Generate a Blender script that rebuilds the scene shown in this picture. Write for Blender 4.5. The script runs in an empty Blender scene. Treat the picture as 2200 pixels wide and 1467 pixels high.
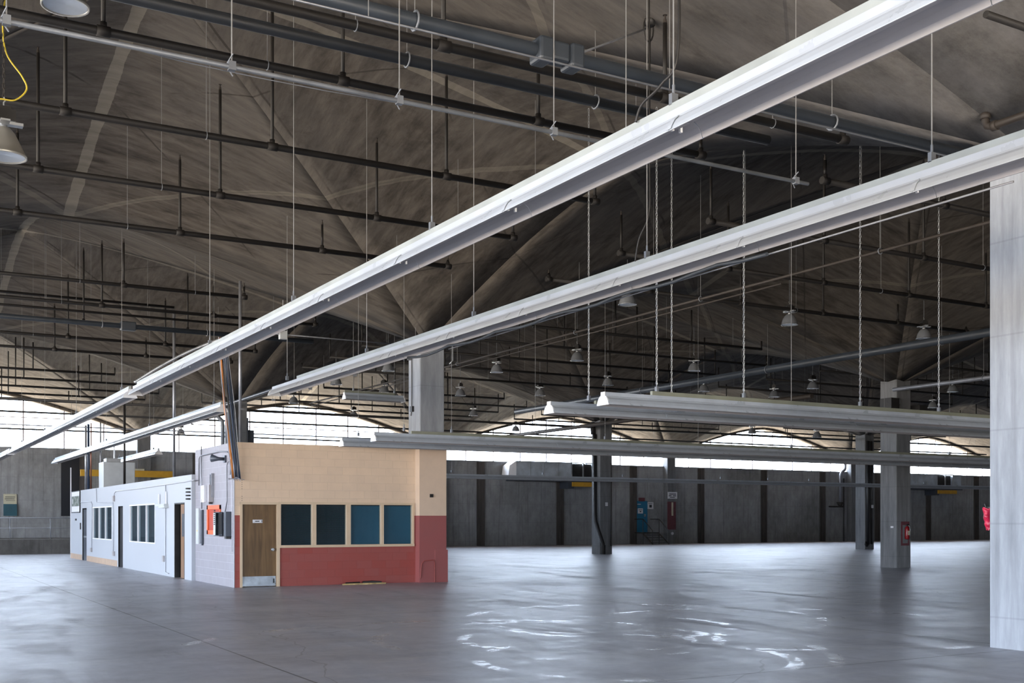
import bpy, math, random
from math import sin, cos, pi, radians, sqrt
random.seed(7)
SC = bpy.context.scene
COL = SC.collection

# ------------------------------------------------------------------ camera
F = 2404.0; TH = radians(29.803); HOR = 1117.7; HC = 1.663
S, K = sin(TH), cos(TH)
cd = bpy.data.cameras.new('camera'); cam = bpy.data.objects.new('camera', cd); COL.objects.link(cam)
cam.location = (0, 0, HC); cam.rotation_euler = (pi / 2, 0, -TH)
cd.sensor_width = 36; cd.lens = F * 36 / 2200; cd.shift_y = (HOR - 733.5) / 2200
cd.clip_start = 0.1; cd.clip_end = 400
SC.camera = cam

# ------------------------------------------------------------------ exposure
SC.view_settings.view_transform = 'Standard'; SC.view_settings.look = 'None'
SC.view_settings.gamma = 1; SC.view_settings.use_curve_mapping = False
SC.view_settings.exposure = 1.75
SC.cycles.max_bounces = 8; SC.cycles.diffuse_bounces = 1; SC.cycles.glossy_bounces = 3
SC.cycles.transparent_max_bounces = 16
SC.cycles.sample_clamp_indirect = 10
SC.cycles.use_denoising = True; SC.cycles.adaptive_threshold = 0.02

# ------------------------------------------------------------------ world: overcast bright sky over pale ground
W = bpy.data.worlds.new('overcast_sky'); SC.world = W; W.use_nodes = True
wn = W.node_tree.nodes; wl = W.node_tree.links; wn.clear()
g = wn.new('ShaderNodeTexCoord'); sp = wn.new('ShaderNodeSeparateXYZ'); wl.new(g.outputs['Generated'], sp.inputs[0])
mr = wn.new('ShaderNodeMapRange'); mr.inputs['From Min'].default_value = -0.06; mr.inputs['From Max'].default_value = 0.06
wl.new(sp.outputs['Z'], mr.inputs['Value'])
mx = wn.new('ShaderNodeMix'); mx.data_type = 'RGBA'
mx.inputs['A'].default_value = (0.95, 0.82, 0.66, 1); mx.inputs['B'].default_value = (0.82, 0.93, 1.1, 1)
wl.new(mr.outputs[0], mx.inputs['Factor'])
bg = wn.new('ShaderNodeBackground'); bg.inputs['Strength'].default_value = 6.6
wo = wn.new('ShaderNodeOutputWorld'); wl.new(mx.outputs['Result'], bg.inputs[0]); wl.new(bg.outputs[0], wo.inputs[0])

# ------------------------------------------------------------------ bay grid (60 ft square bays)
P = 18.29; L = P / 2
CX0, CY0 = 13.10, 9.27                 # centre of the nearest column
CS = 0.73                              # column width
XMIN, XMAX = CX0 - 2 * P, CX0 + 5 * P
YMIN, YMAX = CY0 - P, CY0 + 3 * P      # YMAX = far column line
SILL = 5.47

def portal(name, loc, rot, sx, sy):
    ld = bpy.data.lights.new(name, 'AREA'); ld.shape = 'RECTANGLE'; ld.size = sx; ld.size_y = sy
    ld.cycles.is_portal = True
    o = bpy.data.objects.new(name, ld); o.location = loc; o.rotation_euler = rot; COL.objects.link(o)
for i in range(-2, 5):
    portal('daylight_portal', (CX0 + (i + .5) * P, YMAX + .75, 6.9), (-pi / 2, 0, 0), P - .6, 3.4)
for j in range(-1, 3):
    portal('daylight_portal', (XMIN - .75, CY0 + (j + .5) * P, 6.9), (0, -pi / 2, 0), 3.4, P - .6)
    if j < 2: portal('daylight_portal', (XMIN - .75, CY0 + (j + .5) * P, 2.65), (0, -pi / 2, 0), 5.3, 17.2)

portal('daylight_portal', (CX0 - L, YMIN - .75, 2.2), (pi / 2, 0, 0), 14, 4.4)

# ------------------------------------------------------------------ photo measurements -> world
def rat(px):
    t = (px - 1100) / F
    return (S + t * K) / (K - t * S)          # X / Y along that image column
def Xat(px, Y): return Y * rat(px)
def Yat(px, X): return X / rat(px)
def zat(py, X, Y): return HC + (HOR - py) * (X * S + Y * K) / F
def floor_at(px, py):
    d = HC * F / (py - HOR); l = (px - 1100) / F * d
    return d * S + l * K, d * K - l * S
def at_depth(px, py, d):
    l = (px - 1100) / F * d
    return d * S + l * K, d * K - l * S, HC + (HOR - py) * d / F

def ceil_z(x, y):
    a = abs(((x - (CX0 - L)) / P + .5) % 1 - .5) * 2
    b = abs(((y - (CY0 - L)) / P + .5) % 1 - .5) * 2
    s = max(a, b); t = min(a, b) / s if s > 1e-6 else 0
    c = 10.45 - 1.75 * s ** 1.5; gr = 10.45 - 4.05 * s ** 1.15
    return c - (c - gr) * t ** 1.45
def on_ceiling(px, py):
    d = 4.0
    while d < 120:
        x, y, z = at_depth(px, py, d)
        if z > ceil_z(x, y): return x, y, ceil_z(x, y)
        d += .05
    return x, y, 8.0
def arch_z(v):                              # v: distance from bay centre / L
    return 8.70 - 2.30 * min(abs(v), 1) ** 1.45

# ------------------------------------------------------------------ node helpers
class NT:
    def __init__(s, name):
        s.m = bpy.data.materials.new(name); s.m.use_nodes = True
        s.n = s.m.node_tree.nodes; s.l = s.m.node_tree.links
        s.b = s.n['Principled BSDF']; s.tc = None
    def new(s, t, **kw):
        o = s.n.new(t)
        for k, v in kw.items(): setattr(o, k, v)
        return o
    def put(s, sock, v):
        if isinstance(v, bpy.types.NodeSocket): s.l.new(v, sock)
        elif v is not None: sock.default_value = v
    def obj(s):
        if not s.tc: s.tc = s.new('ShaderNodeTexCoord')
        return s.tc.outputs['Object']
    def mapped(s, sc, rot=(0, 0, 0), vec=None):
        m = s.new('ShaderNodeMapping'); m.inputs['Scale'].default_value = sc; m.inputs['Rotation'].default_value = rot
        s.l.new(vec or s.obj(), m.inputs[0]); return m.outputs[0]
    def noise(s, vec, scale=1, detail=6, rough=.55, dist=0):
        n = s.new('ShaderNodeTexNoise'); s.l.new(vec, n.inputs['Vector'])
        n.inputs['Scale'].default_value = scale; n.inputs['Detail'].default_value = detail
        n.inputs['Roughness'].default_value = rough; n.inputs['Distortion'].default_value = dist
        return n.outputs[0]
    def math(s, op, a, b=0.0, c=None, clamp=False):
        m = s.new('ShaderNodeMath', operation=op, use_clamp=clamp)
        s.put(m.inputs[0], a); s.put(m.inputs[1], b)
        if c is not None: s.put(m.inputs[2], c)
        return m.outputs[0]
    def rng(s, v, a, b, c=0, d=1, smooth=False):
        m = s.new('ShaderNodeMapRange'); m.inputs['From Min'].default_value = a; m.inputs['From Max'].default_value = b
        m.inputs['To Min'].default_value = c; m.inputs['To Max'].default_value = d
        if smooth: m.interpolation_type = 'SMOOTHSTEP'
        s.l.new(v, m.inputs['Value']); return m.outputs[0]
    def mix(s, f, a, b, mode='MIX'):
        m = s.new('ShaderNodeMix', data_type='RGBA', blend_type=mode)
        s.put(m.inputs['Factor'], f)
        for k, v in (('A', a), ('B', b)):
            if isinstance(v, tuple) and len(v) == 3: v = (*v, 1)
            s.put(m.inputs[k], v)
        return m.outputs['Result']
    def xyz(s, vec=None):
        m = s.new('ShaderNodeSeparateXYZ'); s.l.new(vec or s.obj(), m.inputs[0]); return m.outputs
    def bump(s, h, strength=.3, dist=.02):
        m = s.new('ShaderNodeBump'); m.inputs['Strength'].default_value = strength; m.inputs['Distance'].default_value = dist
        s.l.new(h, m.inputs['Height']); s.l.new(m.outputs[0], s.b.inputs['Normal'])
    def out(s, color=None, rough=None, metal=None, spec=None):
        if isinstance(color, tuple) and len(color) == 3: color = (*color, 1)
        s.put(s.b.inputs['Base Color'], color); s.put(s.b.inputs['Roughness'], rough)
        s.put(s.b.inputs['Metallic'], metal); s.put(s.b.inputs['Specular IOR Level'], spec)
        return s.m
    def line(s, coord, period, origin, halfw):
        """1 on thin lines coord = origin + k*period"""
        v = s.math('SUBTRACT', coord, origin); v = s.math('DIVIDE', v, period)
        v = s.math('SUBTRACT', v, s.math('ROUND', v)); v = s.math('ABSOLUTE', v)
        return s.math('LESS_THAN', v, halfw / period)

def plain(name, col, rough=.5, metal=0.0, var=.12, scale=3.0):
    t = NT(name); n = t.noise(t.obj(), scale, 5)
    f = t.rng(n, .3, .7)
    c = t.mix(f, tuple(x * (1 - var) for x in col), tuple(min(1, x * (1 + var)) for x in col))
    return t.out(c, t.rng(n, .3, .7, max(.05, rough - .08), min(1, rough + .08)), metal)

def concrete(name, lo, hi, stretch=(1, 1, 1), boards=None, rough=.85, scale=.9, streak=.5):
    t = NT(name)
    big = t.noise(t.mapped(stretch), scale * .35, 7, .6)
    fine = t.noise(t.mapped(stretch), scale * 3.5, 8, .7)
    f = t.math('ADD', t.math('MULTIPLY', big, .6), t.math('MULTIPLY', fine, .4))
    c = t.mix(t.rng(f, .36, .66), lo, hi)
    vs = t.noise(t.mapped((7, 7, .22)), 1.0, 4, .6)
    c = t.mix(t.math('MULTIPLY', t.rng(vs, .52, .75), streak), c, tuple(x * .45 for x in lo))
    if boards:
        ax, per, org = boards
        q = t.line(t.xyz()[ax], per, org, .012)
        c = t.mix(t.math('MULTIPLY', q, .18), c, tuple(x * .4 for x in lo))
    t.bump(f, .25, .03)
    return t.out(c, rough, 0, .3)

def board_ceiling():
    t = NT('board_formed_ceiling_concrete')
    o = t.xyz()
    def fold(coord, c0):
        v = t.math('DIVIDE', t.math('SUBTRACT', coord, c0 - L), P)
        v = t.math('SUBTRACT', v, t.math('ROUND', v))
        return t.math('MULTIPLY', t.math('ABSOLUTE', v), 2)
    wob = t.math('MULTIPLY', t.math('SUBTRACT', t.noise(t.obj(), 1.6, 4), .5), .02)
    a = fold(o[0], CX0); b = fold(o[1], CY0)
    gt = t.math('GREATER_THAN', a, b)
    fx = t.noise(t.mapped((.9, 4.2, 1)), 1.1, 9, .66, .15)
    fy = t.noise(t.mapped((4.2, .9, 1)), 1.1, 9, .66, .15)
    mv = t.new('ShaderNodeMix', data_type='FLOAT'); t.put(mv.inputs[0], gt); t.l.new(fx, mv.inputs[2]); t.l.new(fy, mv.inputs[3])
    f = mv.outputs[0]
    big = t.noise(t.obj(), .22, 5, .6)
    stain = t.noise(t.mapped((.8, 1.2, 1)), 1.1, 9, .75)
    c = t.mix(t.rng(f, .33, .68), (.048, .040, .033), (.168, .144, .119))
    c = t.mix(t.rng(big, .35, .65), c, t.mix(.5, c, (.17, .155, .14)))
    c = t.mix(t.math('MULTIPLY', t.rng(stain, .53, .72), .6), c, (.038, .032, .027))
    # form-panel seams on the diagonals
    s1 = t.math('ADD', o[0], o[1]); s2 = t.math('SUBTRACT', o[0], o[1])
    for s_ in (s1, s2):
        q = t.line(t.math('ADD', s_, t.math('MULTIPLY', wob, 4)), P / 4, (CX0 - L) + (CY0 - L), .03)
        gate = t.rng(t.noise(t.obj(), .7, 4), .42, .52)
        c = t.mix(t.math('MULTIPLY', t.math('MULTIPLY', q, gate), .85), c, (.06, .052, .045))
    # pale patched joints: crowns, level diagonals, groins
    band = t.math('LESS_THAN', t.math('ABSOLUTE', t.math('ADD', t.math('SUBTRACT', t.math('ADD', a, b), 1), wob)), .012)
    crown = t.math('LESS_THAN', t.math('ADD', t.math('MINIMUM', a, b), t.math('MULTIPLY', wob, .6)), .013)
    pale = t.mix(t.rng(f, .3, .7), (.22, .195, .155), (.31, .275, .225))
    c = t.mix(t.math('MULTIPLY', crown, .8), c, pale)
    c = t.mix(t.math('MULTIPLY', band, .4), c, pale)
    # paler, greyer tone blended in round the nearest column
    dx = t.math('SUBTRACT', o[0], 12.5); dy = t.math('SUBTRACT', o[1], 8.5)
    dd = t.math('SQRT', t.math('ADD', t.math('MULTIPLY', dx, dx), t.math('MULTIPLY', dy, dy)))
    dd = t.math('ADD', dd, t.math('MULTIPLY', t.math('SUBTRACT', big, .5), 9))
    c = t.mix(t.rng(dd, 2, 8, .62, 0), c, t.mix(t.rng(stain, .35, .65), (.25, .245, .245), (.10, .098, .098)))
    # white efflorescence
    ef = t.noise(t.obj(), .8, 9, .75, 1.0)
    c = t.mix(t.rng(ef, .735, .76, 0, .8), c, (.62, .63, .65))
    t.bump(t.math('ADD', f, t.math('MULTIPLY', stain, .5)), .3, .03)
    return t.out(c, .9, 0, .2)

def polished_floor():
    t = NT('polished_concrete_floor'); o = t.xyz()
    big = t.noise(t.obj(), .13, 6, .6)
    mid = t.noise(t.mapped((1, 1, 1)), .9, 9, .68)
    fine = t.noise(t.obj(), 9, 6, .7)
    f = t.math('ADD', t.math('MULTIPLY', big, .45), t.math('MULTIPLY', mid, .55))
    c = t.mix(t.rng(f, .36, .64), (.33, .33, .365), (.58, .585, .64))
    wear = t.noise(t.mapped((.55, 2.2, 1), (0, 0, radians(20))), .8, 9, .72, .6)
    c = t.mix(t.rng(wear, .50, .68, 0, .6), c, (.52, .515, .51))
    grit = t.noise(t.mapped((1, 1, 1), (0, 0, .5)), 4.5, 10, .82)
    c = t.mix(t.rng(grit, .35, .65, .24, 0), c, (.16, .16, .17))
    dark = t.noise(t.mapped((2.0, .5, 1), (0, 0, radians(35))), .6, 8, .7, .8)
    c = t.mix(t.rng(dark, .6, .76, 0, .5), c, (.10, .095, .09))
    # forklift tyre swirls: thin arcs
    arcs = None
    for (cx, cy, r) in ((8.6, 13.2, 1.6), (8.3, 13.5, 2.4), (10.2, 14.5, 1.8), (7.0, 12.6, 4.2), (2.2, 7.5, 3.1), (11.5, 15.5, 3.0), (12.6, 13.2, 3.4), (8.0, 11.0, 1.9)):
        dx = t.math('SUBTRACT', o[0], cx); dy = t.math('SUBTRACT', o[1], cy)
        d = t.math('SQRT', t.math('ADD', t.math('MULTIPLY', dx, dx), t.math('MULTIPLY', dy, dy)))
        d = t.math('ABSOLUTE', t.math('SUBTRACT', d, r))
        q = t.rng(d, .07, .11, 1, 0)
        arcs = q if arcs is None else t.math('MAXIMUM', arcs, q)
    gate = t.rng(t.noise(t.obj(), .55, 3), .47, .56)
    gate = t.math('MULTIPLY', gate, t.rng(t.noise(t.obj(), 6, 3), .38, .55))
    arcs = t.math('MULTIPLY', arcs, gate)
    c = t.mix(t.math('MULTIPLY', arcs, .45), c, (.5, .49, .48))
    scuff = t.rng(t.noise(t.mapped((1, 3, 1), (0, 0, radians(-25))), 3.2, 9, .8), .64, .7)
    c = t.mix(t.math('MULTIPLY', scuff, .3), c, (.5, .49, .48))
    jx = t.line(o[0], L, CX0 - L, .012); jy = t.line(o[1], L, CY0, .012)
    j = t.math('MAXIMUM', jx, jy)
    cr = t.new('ShaderNodeTexVoronoi', feature='DISTANCE_TO_EDGE'); cr.inputs['Scale'].default_value = .16
    dv = t.new('ShaderNodeVectorMath', operation='ADD'); nz = t.new('ShaderNodeTexNoise'); nz.inputs['Scale'].default_value = .7
    t.l.new(t.obj(), nz.inputs['Vector']); t.l.new(t.obj(), dv.inputs[0]); t.l.new(nz.outputs['Color'], dv.inputs[1]); t.l.new(dv.outputs[0], cr.inputs['Vector'])
    crack = t.math('LESS_THAN', cr.outputs['Distance'], .0016)
    j = t.math('MAXIMUM', j, t.math('MULTIPLY', crack, .4))
    c = t.mix(t.math('MULTIPLY', j, .8), c, (.05, .048, .046))
    rs = t.noise(t.mapped((1, 1, 1)), 2.6, 9, .75)
    r = t.rng(rs, .3, .7, .33, .45)
    r = t.math('SUBTRACT', r, t.math('MULTIPLY', t.rng(wear, .45, .7), .05))
    r = t.math('SUBTRACT', r, t.math('MULTIPLY', arcs, .16))
    r = t.math('MAXIMUM', r, .22)
    r = t.math('ADD', r, t.math('MULTIPLY', t.rng(dark, .5, .7), .16))
    t.bump(t.math('ADD', t.math('MULTIPLY', mid, .6), t.math('MULTIPLY', fine, .12)), .03, .01)
    return t.out(c, r, 0, .45)

def block_wall(name, col, axis, two=None, zline=1.79, mort=.93, bw=.406, bh=.203, bumpy=.3):
    """painted concrete block; axis = horizontal coordinate of the wall face; two = colour below zline"""
    t = NT(name); o = t.xyz()
    row = t.math('FLOOR', t.math('DIVIDE', o[2], bh))
    off = t.math('MULTIPLY', t.math('MODULO', row, 2), bw / 2)
    u = t.math('DIVIDE', t.math('ADD', o[axis], off), bw)
    fu = t.math('FRACT', u)
    fz = t.math('FRACT', t.math('DIVIDE', o[2], bh))
    eu = t.math('MINIMUM', fu, t.math('SUBTRACT', 1, fu)); ez = t.math('MINIMUM', fz, t.math('SUBTRACT', 1, fz))
    m = t.math('MINIMUM', t.math('MULTIPLY', eu, bw), t.math('MULTIPLY', ez, bh))
    joint = t.rng(m, .003, .009, 1, 0)
    cell = t.new('ShaderNodeTexWhiteNoise', noise_dimensions='2D'); cv = t.new('ShaderNodeCombineXYZ')
    t.put(cv.inputs[0], t.math('FLOOR', u)); t.put(cv.inputs[1], row); t.l.new(cv.outputs[0], cell.inputs['Vector'])
    n = t.noise(t.obj(), 2.2, 7, .6)
    base = (*col, 1)
    if two: base = t.mix(t.math('LESS_THAN', o[2], zline), col, two)
    c = t.mix(t.rng(n, .3, .7, .0, .22), base, t.mix(.5, base, (.12, .1, .1)))
    c = t.mix(t.math('MULTIPLY', cell.outputs['Value'], .16 if mort < 1 else .3), c, t.mix(.5, c, (.3, .28, .28)))
    jc = t.mix(1.0, c, (mort, mort, mort), 'MULTIPLY')
    c = t.mix(joint, c, jc)
    t.bump(t.math('SUBTRACT', t.math('MULTIPLY', n, .25), joint), bumpy, .006)
    return t.out(c, .55, 0, .4)

def wood(name, a, b):
    t = NT(name)
    n = t.noise(t.mapped((9, 9, .7)), 1.3, 6, .6, .6); m = t.noise(t.obj(), 1.2, 3)
    c = t.mix(t.rng(n, .3, .7), a, b); c = t.mix(t.rng(m, .3, .7, 0, .35), c, tuple(x * .7 for x in a))
    return t.out(c, .38, 0, .5)

def pane_mat(name, tint=(1, 1, 1), gloss=.08, rough=.02):
    m = bpy.data.materials.new(name); m.use_nodes = True; n = m.node_tree.nodes; l = m.node_tree.links; n.clear()
    tr = n.new('ShaderNodeBsdfTransparent'); tr.inputs[0].default_value = (*tint, 1)
    gl = n.new('ShaderNodeBsdfGlossy'); gl.inputs['Roughness'].default_value = rough
    mx = n.new('ShaderNodeMixShader'); mx.inputs[0].default_value = gloss; o = n.new('ShaderNodeOutputMaterial')
    l.new(tr.outputs[0], mx.inputs[1]); l.new(gl.outputs[0], mx.inputs[2]); l.new(mx.outputs[0], o.inputs[0])
    return m

M = {}
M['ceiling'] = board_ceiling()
M['floor'] = polished_floor()
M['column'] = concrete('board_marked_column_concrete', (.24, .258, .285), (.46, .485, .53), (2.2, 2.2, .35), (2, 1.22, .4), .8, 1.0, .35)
M['column_dark'] = concrete('darker_column_concrete', (.12, .125, .13), (.27, .275, .285), (2.2, 2.2, .35), (2, 1.22, .4), .8, 1.0, .4)  # same concrete in a darker tone, for the farther columns
M['wall'] = concrete('weathered_wall_concrete', (.20, .20, .20), (.44, .45, .46), (1, 1, .6), (2, 1.22, .3), .85, .6, .5)
M['dockc'] = concrete('dock_edge_concrete', (.08, .075, .07), (.19, .18, .17), (1, 1, .6), None, .85, .8, .5)
M['strip'] = concrete('stained_pilaster_concrete', (.045, .04, .038), (.14, .125, .115), (2, 2, .3), None, .9, 1.2, .6)
M['beige'] = block_wall('cream_and_red_painted_block', (.80, .60, .43), 0, (.34, .066, .052))
M['pier'] = plain('cream_painted_pier', (.60, .43, .27), .5, 0, .06)
M['pier2'] = block_wall('cream_and_red_painted_pier', (.78, .58, .42), 0, (.34, .068, .062), 1.79, 1.0, 40, 40, .1)
M['block'] = block_wall('bare_grey_block', (.33, .32, .36), 1, None, 0, 1.25)
M['white'] = plain('white_painted_board', (.46, .485, .53), .55, 0, .03, .6)
M['tan'] = plain('tan_base_board', (.50, .36, .26), .6)
M['trim'] = plain('cream_painted_trim', (.66, .50, .34), .4, 0, .05)
M['orange'] = plain('orange_painted_frame', (.80, .13, .03), .45, 0, .06)
M['blackpipe'] = plain('black_steel_pipe', (.013, .011, .010), .6, 0, .4)
M['bluepipe'] = plain('blue_grey_painted_pipe', (.040, .049, .062), .45, 0, .15)
M['galv'] = plain('galvanised_steel', (.52, .54, .56), .38, .75, .15, 5)
M['rodm'] = plain('dull_steel_rod', (.26, .26, .26), .5, .3, .1)
M['galv_dull'] = plain('dull_galvanised_steel', (.20, .215, .24), .5, .3, .3, 2.2)
M['brownpipe'] = plain('rusty_brown_pipe', (.040, .032, .027), .6, 0, .3)
M['olive'] = plain('olive_grey_channel', (.27, .28, .22), .5, .1, .15, 2)
M['fixture'] = plain('white_enamel_reflector', (.52, .56, .62), .33, 0, .06, 1.5)
M['fixture_grey'] = plain('dusty_grey_enamel_reflector', (.48, .53, .60), .32, .15, .12, 2)
M['inner'] = plain('shaded_reflector_inside', (.36, .35, .37), .4, 0, .08, 1.5)  # grey painted in for the shade under the white reflectors
M['midgrey'] = plain('dark_grey_painted_pipe', (.024, .027, .032), .5, 0, .15)
M['strutpale'] = plain('pale_grey_channel', (.40, .43, .42), .5, .1, .12, 2)
M['cap'] = plain('white_end_cap', (.88, .89, .92), .4, 0, .02)
M['alu'] = plain('spun_aluminium', (.34, .36, .39), .25, .45, .06, 2)
M['alu_dull'] = plain('dusty_aluminium', (.50, .48, .43), .35, .6, .08, 2)
M['lens'] = plain('frosted_lens', (.55, .60, .66), .15, .1, .1)
M['dark'] = plain('dark_metal', (.035, .033, .032), .45, .4, .3)
M['black'] = plain('black_rubber', (.012, .012, .013), .5)
M['slate'] = plain('slate_grey_enclosure', (.055, .065, .085), .4, .1, .12)
M['greybox'] = plain('grey_enclosure', (.38, .36, .37), .45, .1, .08)
M['lightbox'] = plain('light_grey_enclosure', (.55, .58, .60), .45, .1, .08)
M['conduit'] = plain('grey_conduit', (.30, .31, .34), .4, .5, .15)
M['paleconduit'] = plain('painted_conduit', (.55, .57, .63), .5, 0, .1)
M['wood'] = wood('walnut_veneer', (.10, .055, .022), (.225, .13, .055))
M['wood2'] = wood('brown_veneer', (.20, .095, .04), (.32, .17, .08))
M['kick'] = plain('scuffed_steel_kick_plate', (.50, .56, .62), .35, .6, .2, 6)
M['teal'] = plain('teal_blind', (.05, .22, .32), .5, 0, .08, 1.5)
M['teal_dark'] = plain('dark_teal_blind', (.022, .11, .15), .5, 0, .2, 1.5)
M['blind'] = plain('grey_vertical_blind', (.085, .09, .105), .6, 0, .3, 3)
M['void'] = plain('dark_interior', (.006, .006, .008), .8)  # near-black, painted in for the shade inside openings
M['inside'] = plain('room_interior', (.05, .05, .055), .8)
M['glass'] = pane_mat('clear_window_glass', (.96, .98, 1), .05)
M['glass_dark'] = pane_mat('office_window_glass', (.75, .82, .85), .10)
M['mullion'] = plain('pale_window_mullion', (.62, .58, .60), .5, 0, .05)
M['yellow'] = plain('yellow_painted_beam', (.62, .34, .03), .5, 0, .12)
M['yellowcord'] = plain('yellow_cord', (.72, .55, .05), .5)
M['bluedoor'] = plain('blue_painted_door', (.02, .17, .30), .4, 0, .08)
M['red'] = plain('red_enamel', (.22, .008, .012), .3, 0, .08)
M['redpaint'] = plain('faded_red_paint', (.14, .045, .055), .7, 0, .25, 6)
M['cloth'] = plain('red_nylon_cloth', (.50, .012, .05), .4, 0, .3, 9)
M['paper'] = plain('white_sign_board', (.75, .75, .78), .5, 0, .04)
M['cream'] = plain('cream_notice', (.55, .52, .38), .6)
M['tealbox'] = plain('teal_cabinet', (.02, .09, .12), .5)
M['ink'] = plain('dark_lettering', (.03, .035, .04), .6)
M['green_ink'] = plain('green_grey_lettering', (.16, .20, .17), .6)
M['orangecable'] = plain('orange_cable', (.62, .22, .05), .5)
M['bluecable'] = plain('blue_cable', (.035, .055, .10), .45)
M['greycable'] = plain('grey_cable', (.35, .36, .42), .45)
M['copper'] = plain('copper_pipe', (.30, .13, .09), .4, .6)
M['debris'] = plain('splintered_board', (.50, .36, .16), .8, 0, .4, 8)
M['duct'] = plain('galvanised_duct_sheet', (.50, .56, .62), .35, .2, .35, 1.1)

# ------------------------------------------------------------------ mesh builder
class MB:
    def __init__(s): s.v = []; s.f = []; s.mi = {}; s.mats = []
    def box(s, x0, x1, y0, y1, z0, z1):
        b = len(s.v)
        s.v += [(x, y, z) for z in (z0, z1) for y in (y0, y1) for x in (x0, x1)]
        s.f += [tuple(b + i for i in q) for q in ((0, 2, 3, 1), (4, 5, 7, 6), (0, 1, 5, 4), (2, 6, 7, 3), (0, 4, 6, 2), (1, 3, 7, 5))]
        return s
    def tube(s, pts, r, n=8, cap=True, radii=None):
        b = len(s.v); m = len(pts); prev = None
        for i, p in enumerate(pts):
            q0 = pts[max(0, i - 1)]; q1 = pts[min(m - 1, i + 1)]
            d = [q1[k] - q0[k] for k in range(3)]; l = sqrt(sum(c * c for c in d)) or 1; d = [c / l for c in d]
            if prev is None:
                u = (0, 0, 1) if abs(d[2]) < .9 else (1, 0, 0)
            else: u = prev
            dt = sum(u[k] * d[k] for k in range(3)); u = [u[k] - dt * d[k] for k in range(3)]
            l = sqrt(sum(c * c for c in u)) or 1; u = [c / l for c in u]; prev = u
            w = (d[1] * u[2] - d[2] * u[1], d[2] * u[0] - d[0] * u[2], d[0] * u[1] - d[1] * u[0])
            rr = radii[i] if radii else r
            for k in range(n):
                a = 2 * pi * k / n
                s.v.append(tuple(p[c] + rr * (cos(a) * u[c] + sin(a) * w[c]) for c in range(3)))
        for i in range(m - 1):
            for k in range(n):
                k2 = (k + 1) % n
                s.f.append((b + i * n + k, b + i * n + k2, b + (i + 1) * n + k2, b + (i + 1) * n + k))
        if cap:
            s.f.append(tuple(b + k for k in range(n))[::-1]); s.f.append(tuple(b + (m - 1) * n + k for k in range(n)))
        return s
    def lathe(s, prof, n=24, c=(0, 0, 0)):
        b = len(s.v)
        for r, z in prof:
            for k in range(n):
                a = 2 * pi * k / n; s.v.append((c[0] + r * cos(a), c[1] + r * sin(a), c[2] + z))
        for i in range(len(prof) - 1):
            for k in range(n):
                k2 = (k + 1) % n
                s.f.append((b + i * n + k, b + i * n + k2, b + (i + 1) * n + k2, b + (i + 1) * n + k))
        return s
    def prism(s, prof, axis, a0, a1, close=True, caps=True):
        """prof: (u,z) points; extruded along axis 0 (x) or 1 (y) from a0 to a1"""
        b = len(s.v); n = len(prof)
        for a in (a0, a1):
            for u, z in prof: s.v.append((a, u, z) if axis == 0 else (u, a, z))
        for k in range(n if close else n - 1):
            k2 = (k + 1) % n; s.f.append((b + k, b + k2, b + n + k2, b + n + k))
        if caps and close:
            s.f.append(tuple(b + k for k in range(n))[::-1]); s.f.append(tuple(b + n + k for k in range(n)))
        return s
    def mesh(s, name, mat, smooth=False):
        me = bpy.data.meshes.new(name); me.from_pydata(s.v, [], s.f); me.materials.append(mat)
        for m_ in s.mats: me.materials.append(m_)
        for k_, i_ in s.mi.items(): me.polygons[k_].material_index = i_
        if smooth:
            me.polygons.foreach_set('use_smooth', [len(p.vertices) <= 4 for p in me.polygons])
        me.update(); return me
    def build(s, name, mat, parent=None, smooth=False, bevel=0):
        o = bpy.data.objects.new(name, s.mesh(name, mat, smooth)); COL.objects.link(o)
        if parent: o.parent = parent; o.matrix_parent_inverse.identity()
        if bevel:
            bm = o.modifiers.new('bevel', 'BEVEL'); bm.width = bevel; bm.segments = 2; bm.limit_method = 'ANGLE'
        return o

def tag(o, label=None, cat=None, group=None, kind=None):
    if label: o['label'] = label
    if cat: o['category'] = cat
    if group: o['group'] = group
    if kind: o['kind'] = kind
    return o
def empty(name, loc=(0, 0, 0), label=None, cat=None, group=None):
    o = bpy.data.objects.new(name, None); o.location = loc; o.empty_display_size = .2; COL.objects.link(o)
    return tag(o, label, cat, group)
def child(mesh, name, parent, loc=(0, 0, 0), scale=(1, 1, 1), rz=0):
    o = bpy.data.objects.new(name, mesh); COL.objects.link(o); o.parent = parent
    o.location = loc; o.scale = scale; o.rotation_euler = (0, 0, rz); return o

# ================================================================== STRUCTURE
fl = MB().box(XMIN - 1, XMAX + 1, YMIN - 1, YMAX + 1.2, -.3, 0).build('floor', M['floor']); tag(fl, kind='structure')

# thin-shell groined roof, one mesh; four sectors per bay so that the groins stay sharp
cm = MB()
NS, NTT = 14, 20
for i in range(-2, 5):
    for j in range(-1, 3):
        cx = CX0 + (i + .5) * P; cy = CY0 + (j + .5) * P
        for q in range(4):
            b = len(cm.v)
            for a in range(NS + 1):
                s_ = a / NS
                for k in range(NTT + 1):
                    t_ = -1 + 2 * k / NTT
                    c = 10.45 - 1.75 * s_ ** 1.5; gr = 10.45 - 4.05 * s_ ** 1.15
                    z = c - (c - gr) * abs(t_) ** 1.45
                    u, v = s_ * t_ * L, s_ * L
                    for _ in range(q): u, v = -v, u
                    cm.v.append((cx + u, cy + v, z))
            for a in range(NS):
                for k in range(NTT):
                    x = b + a * (NTT + 1) + k
                    cm.f.append((x, x + 1, x + NTT + 2, x + NTT + 1) if a else (x, x + NTT + 2, x + NTT + 1))
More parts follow.
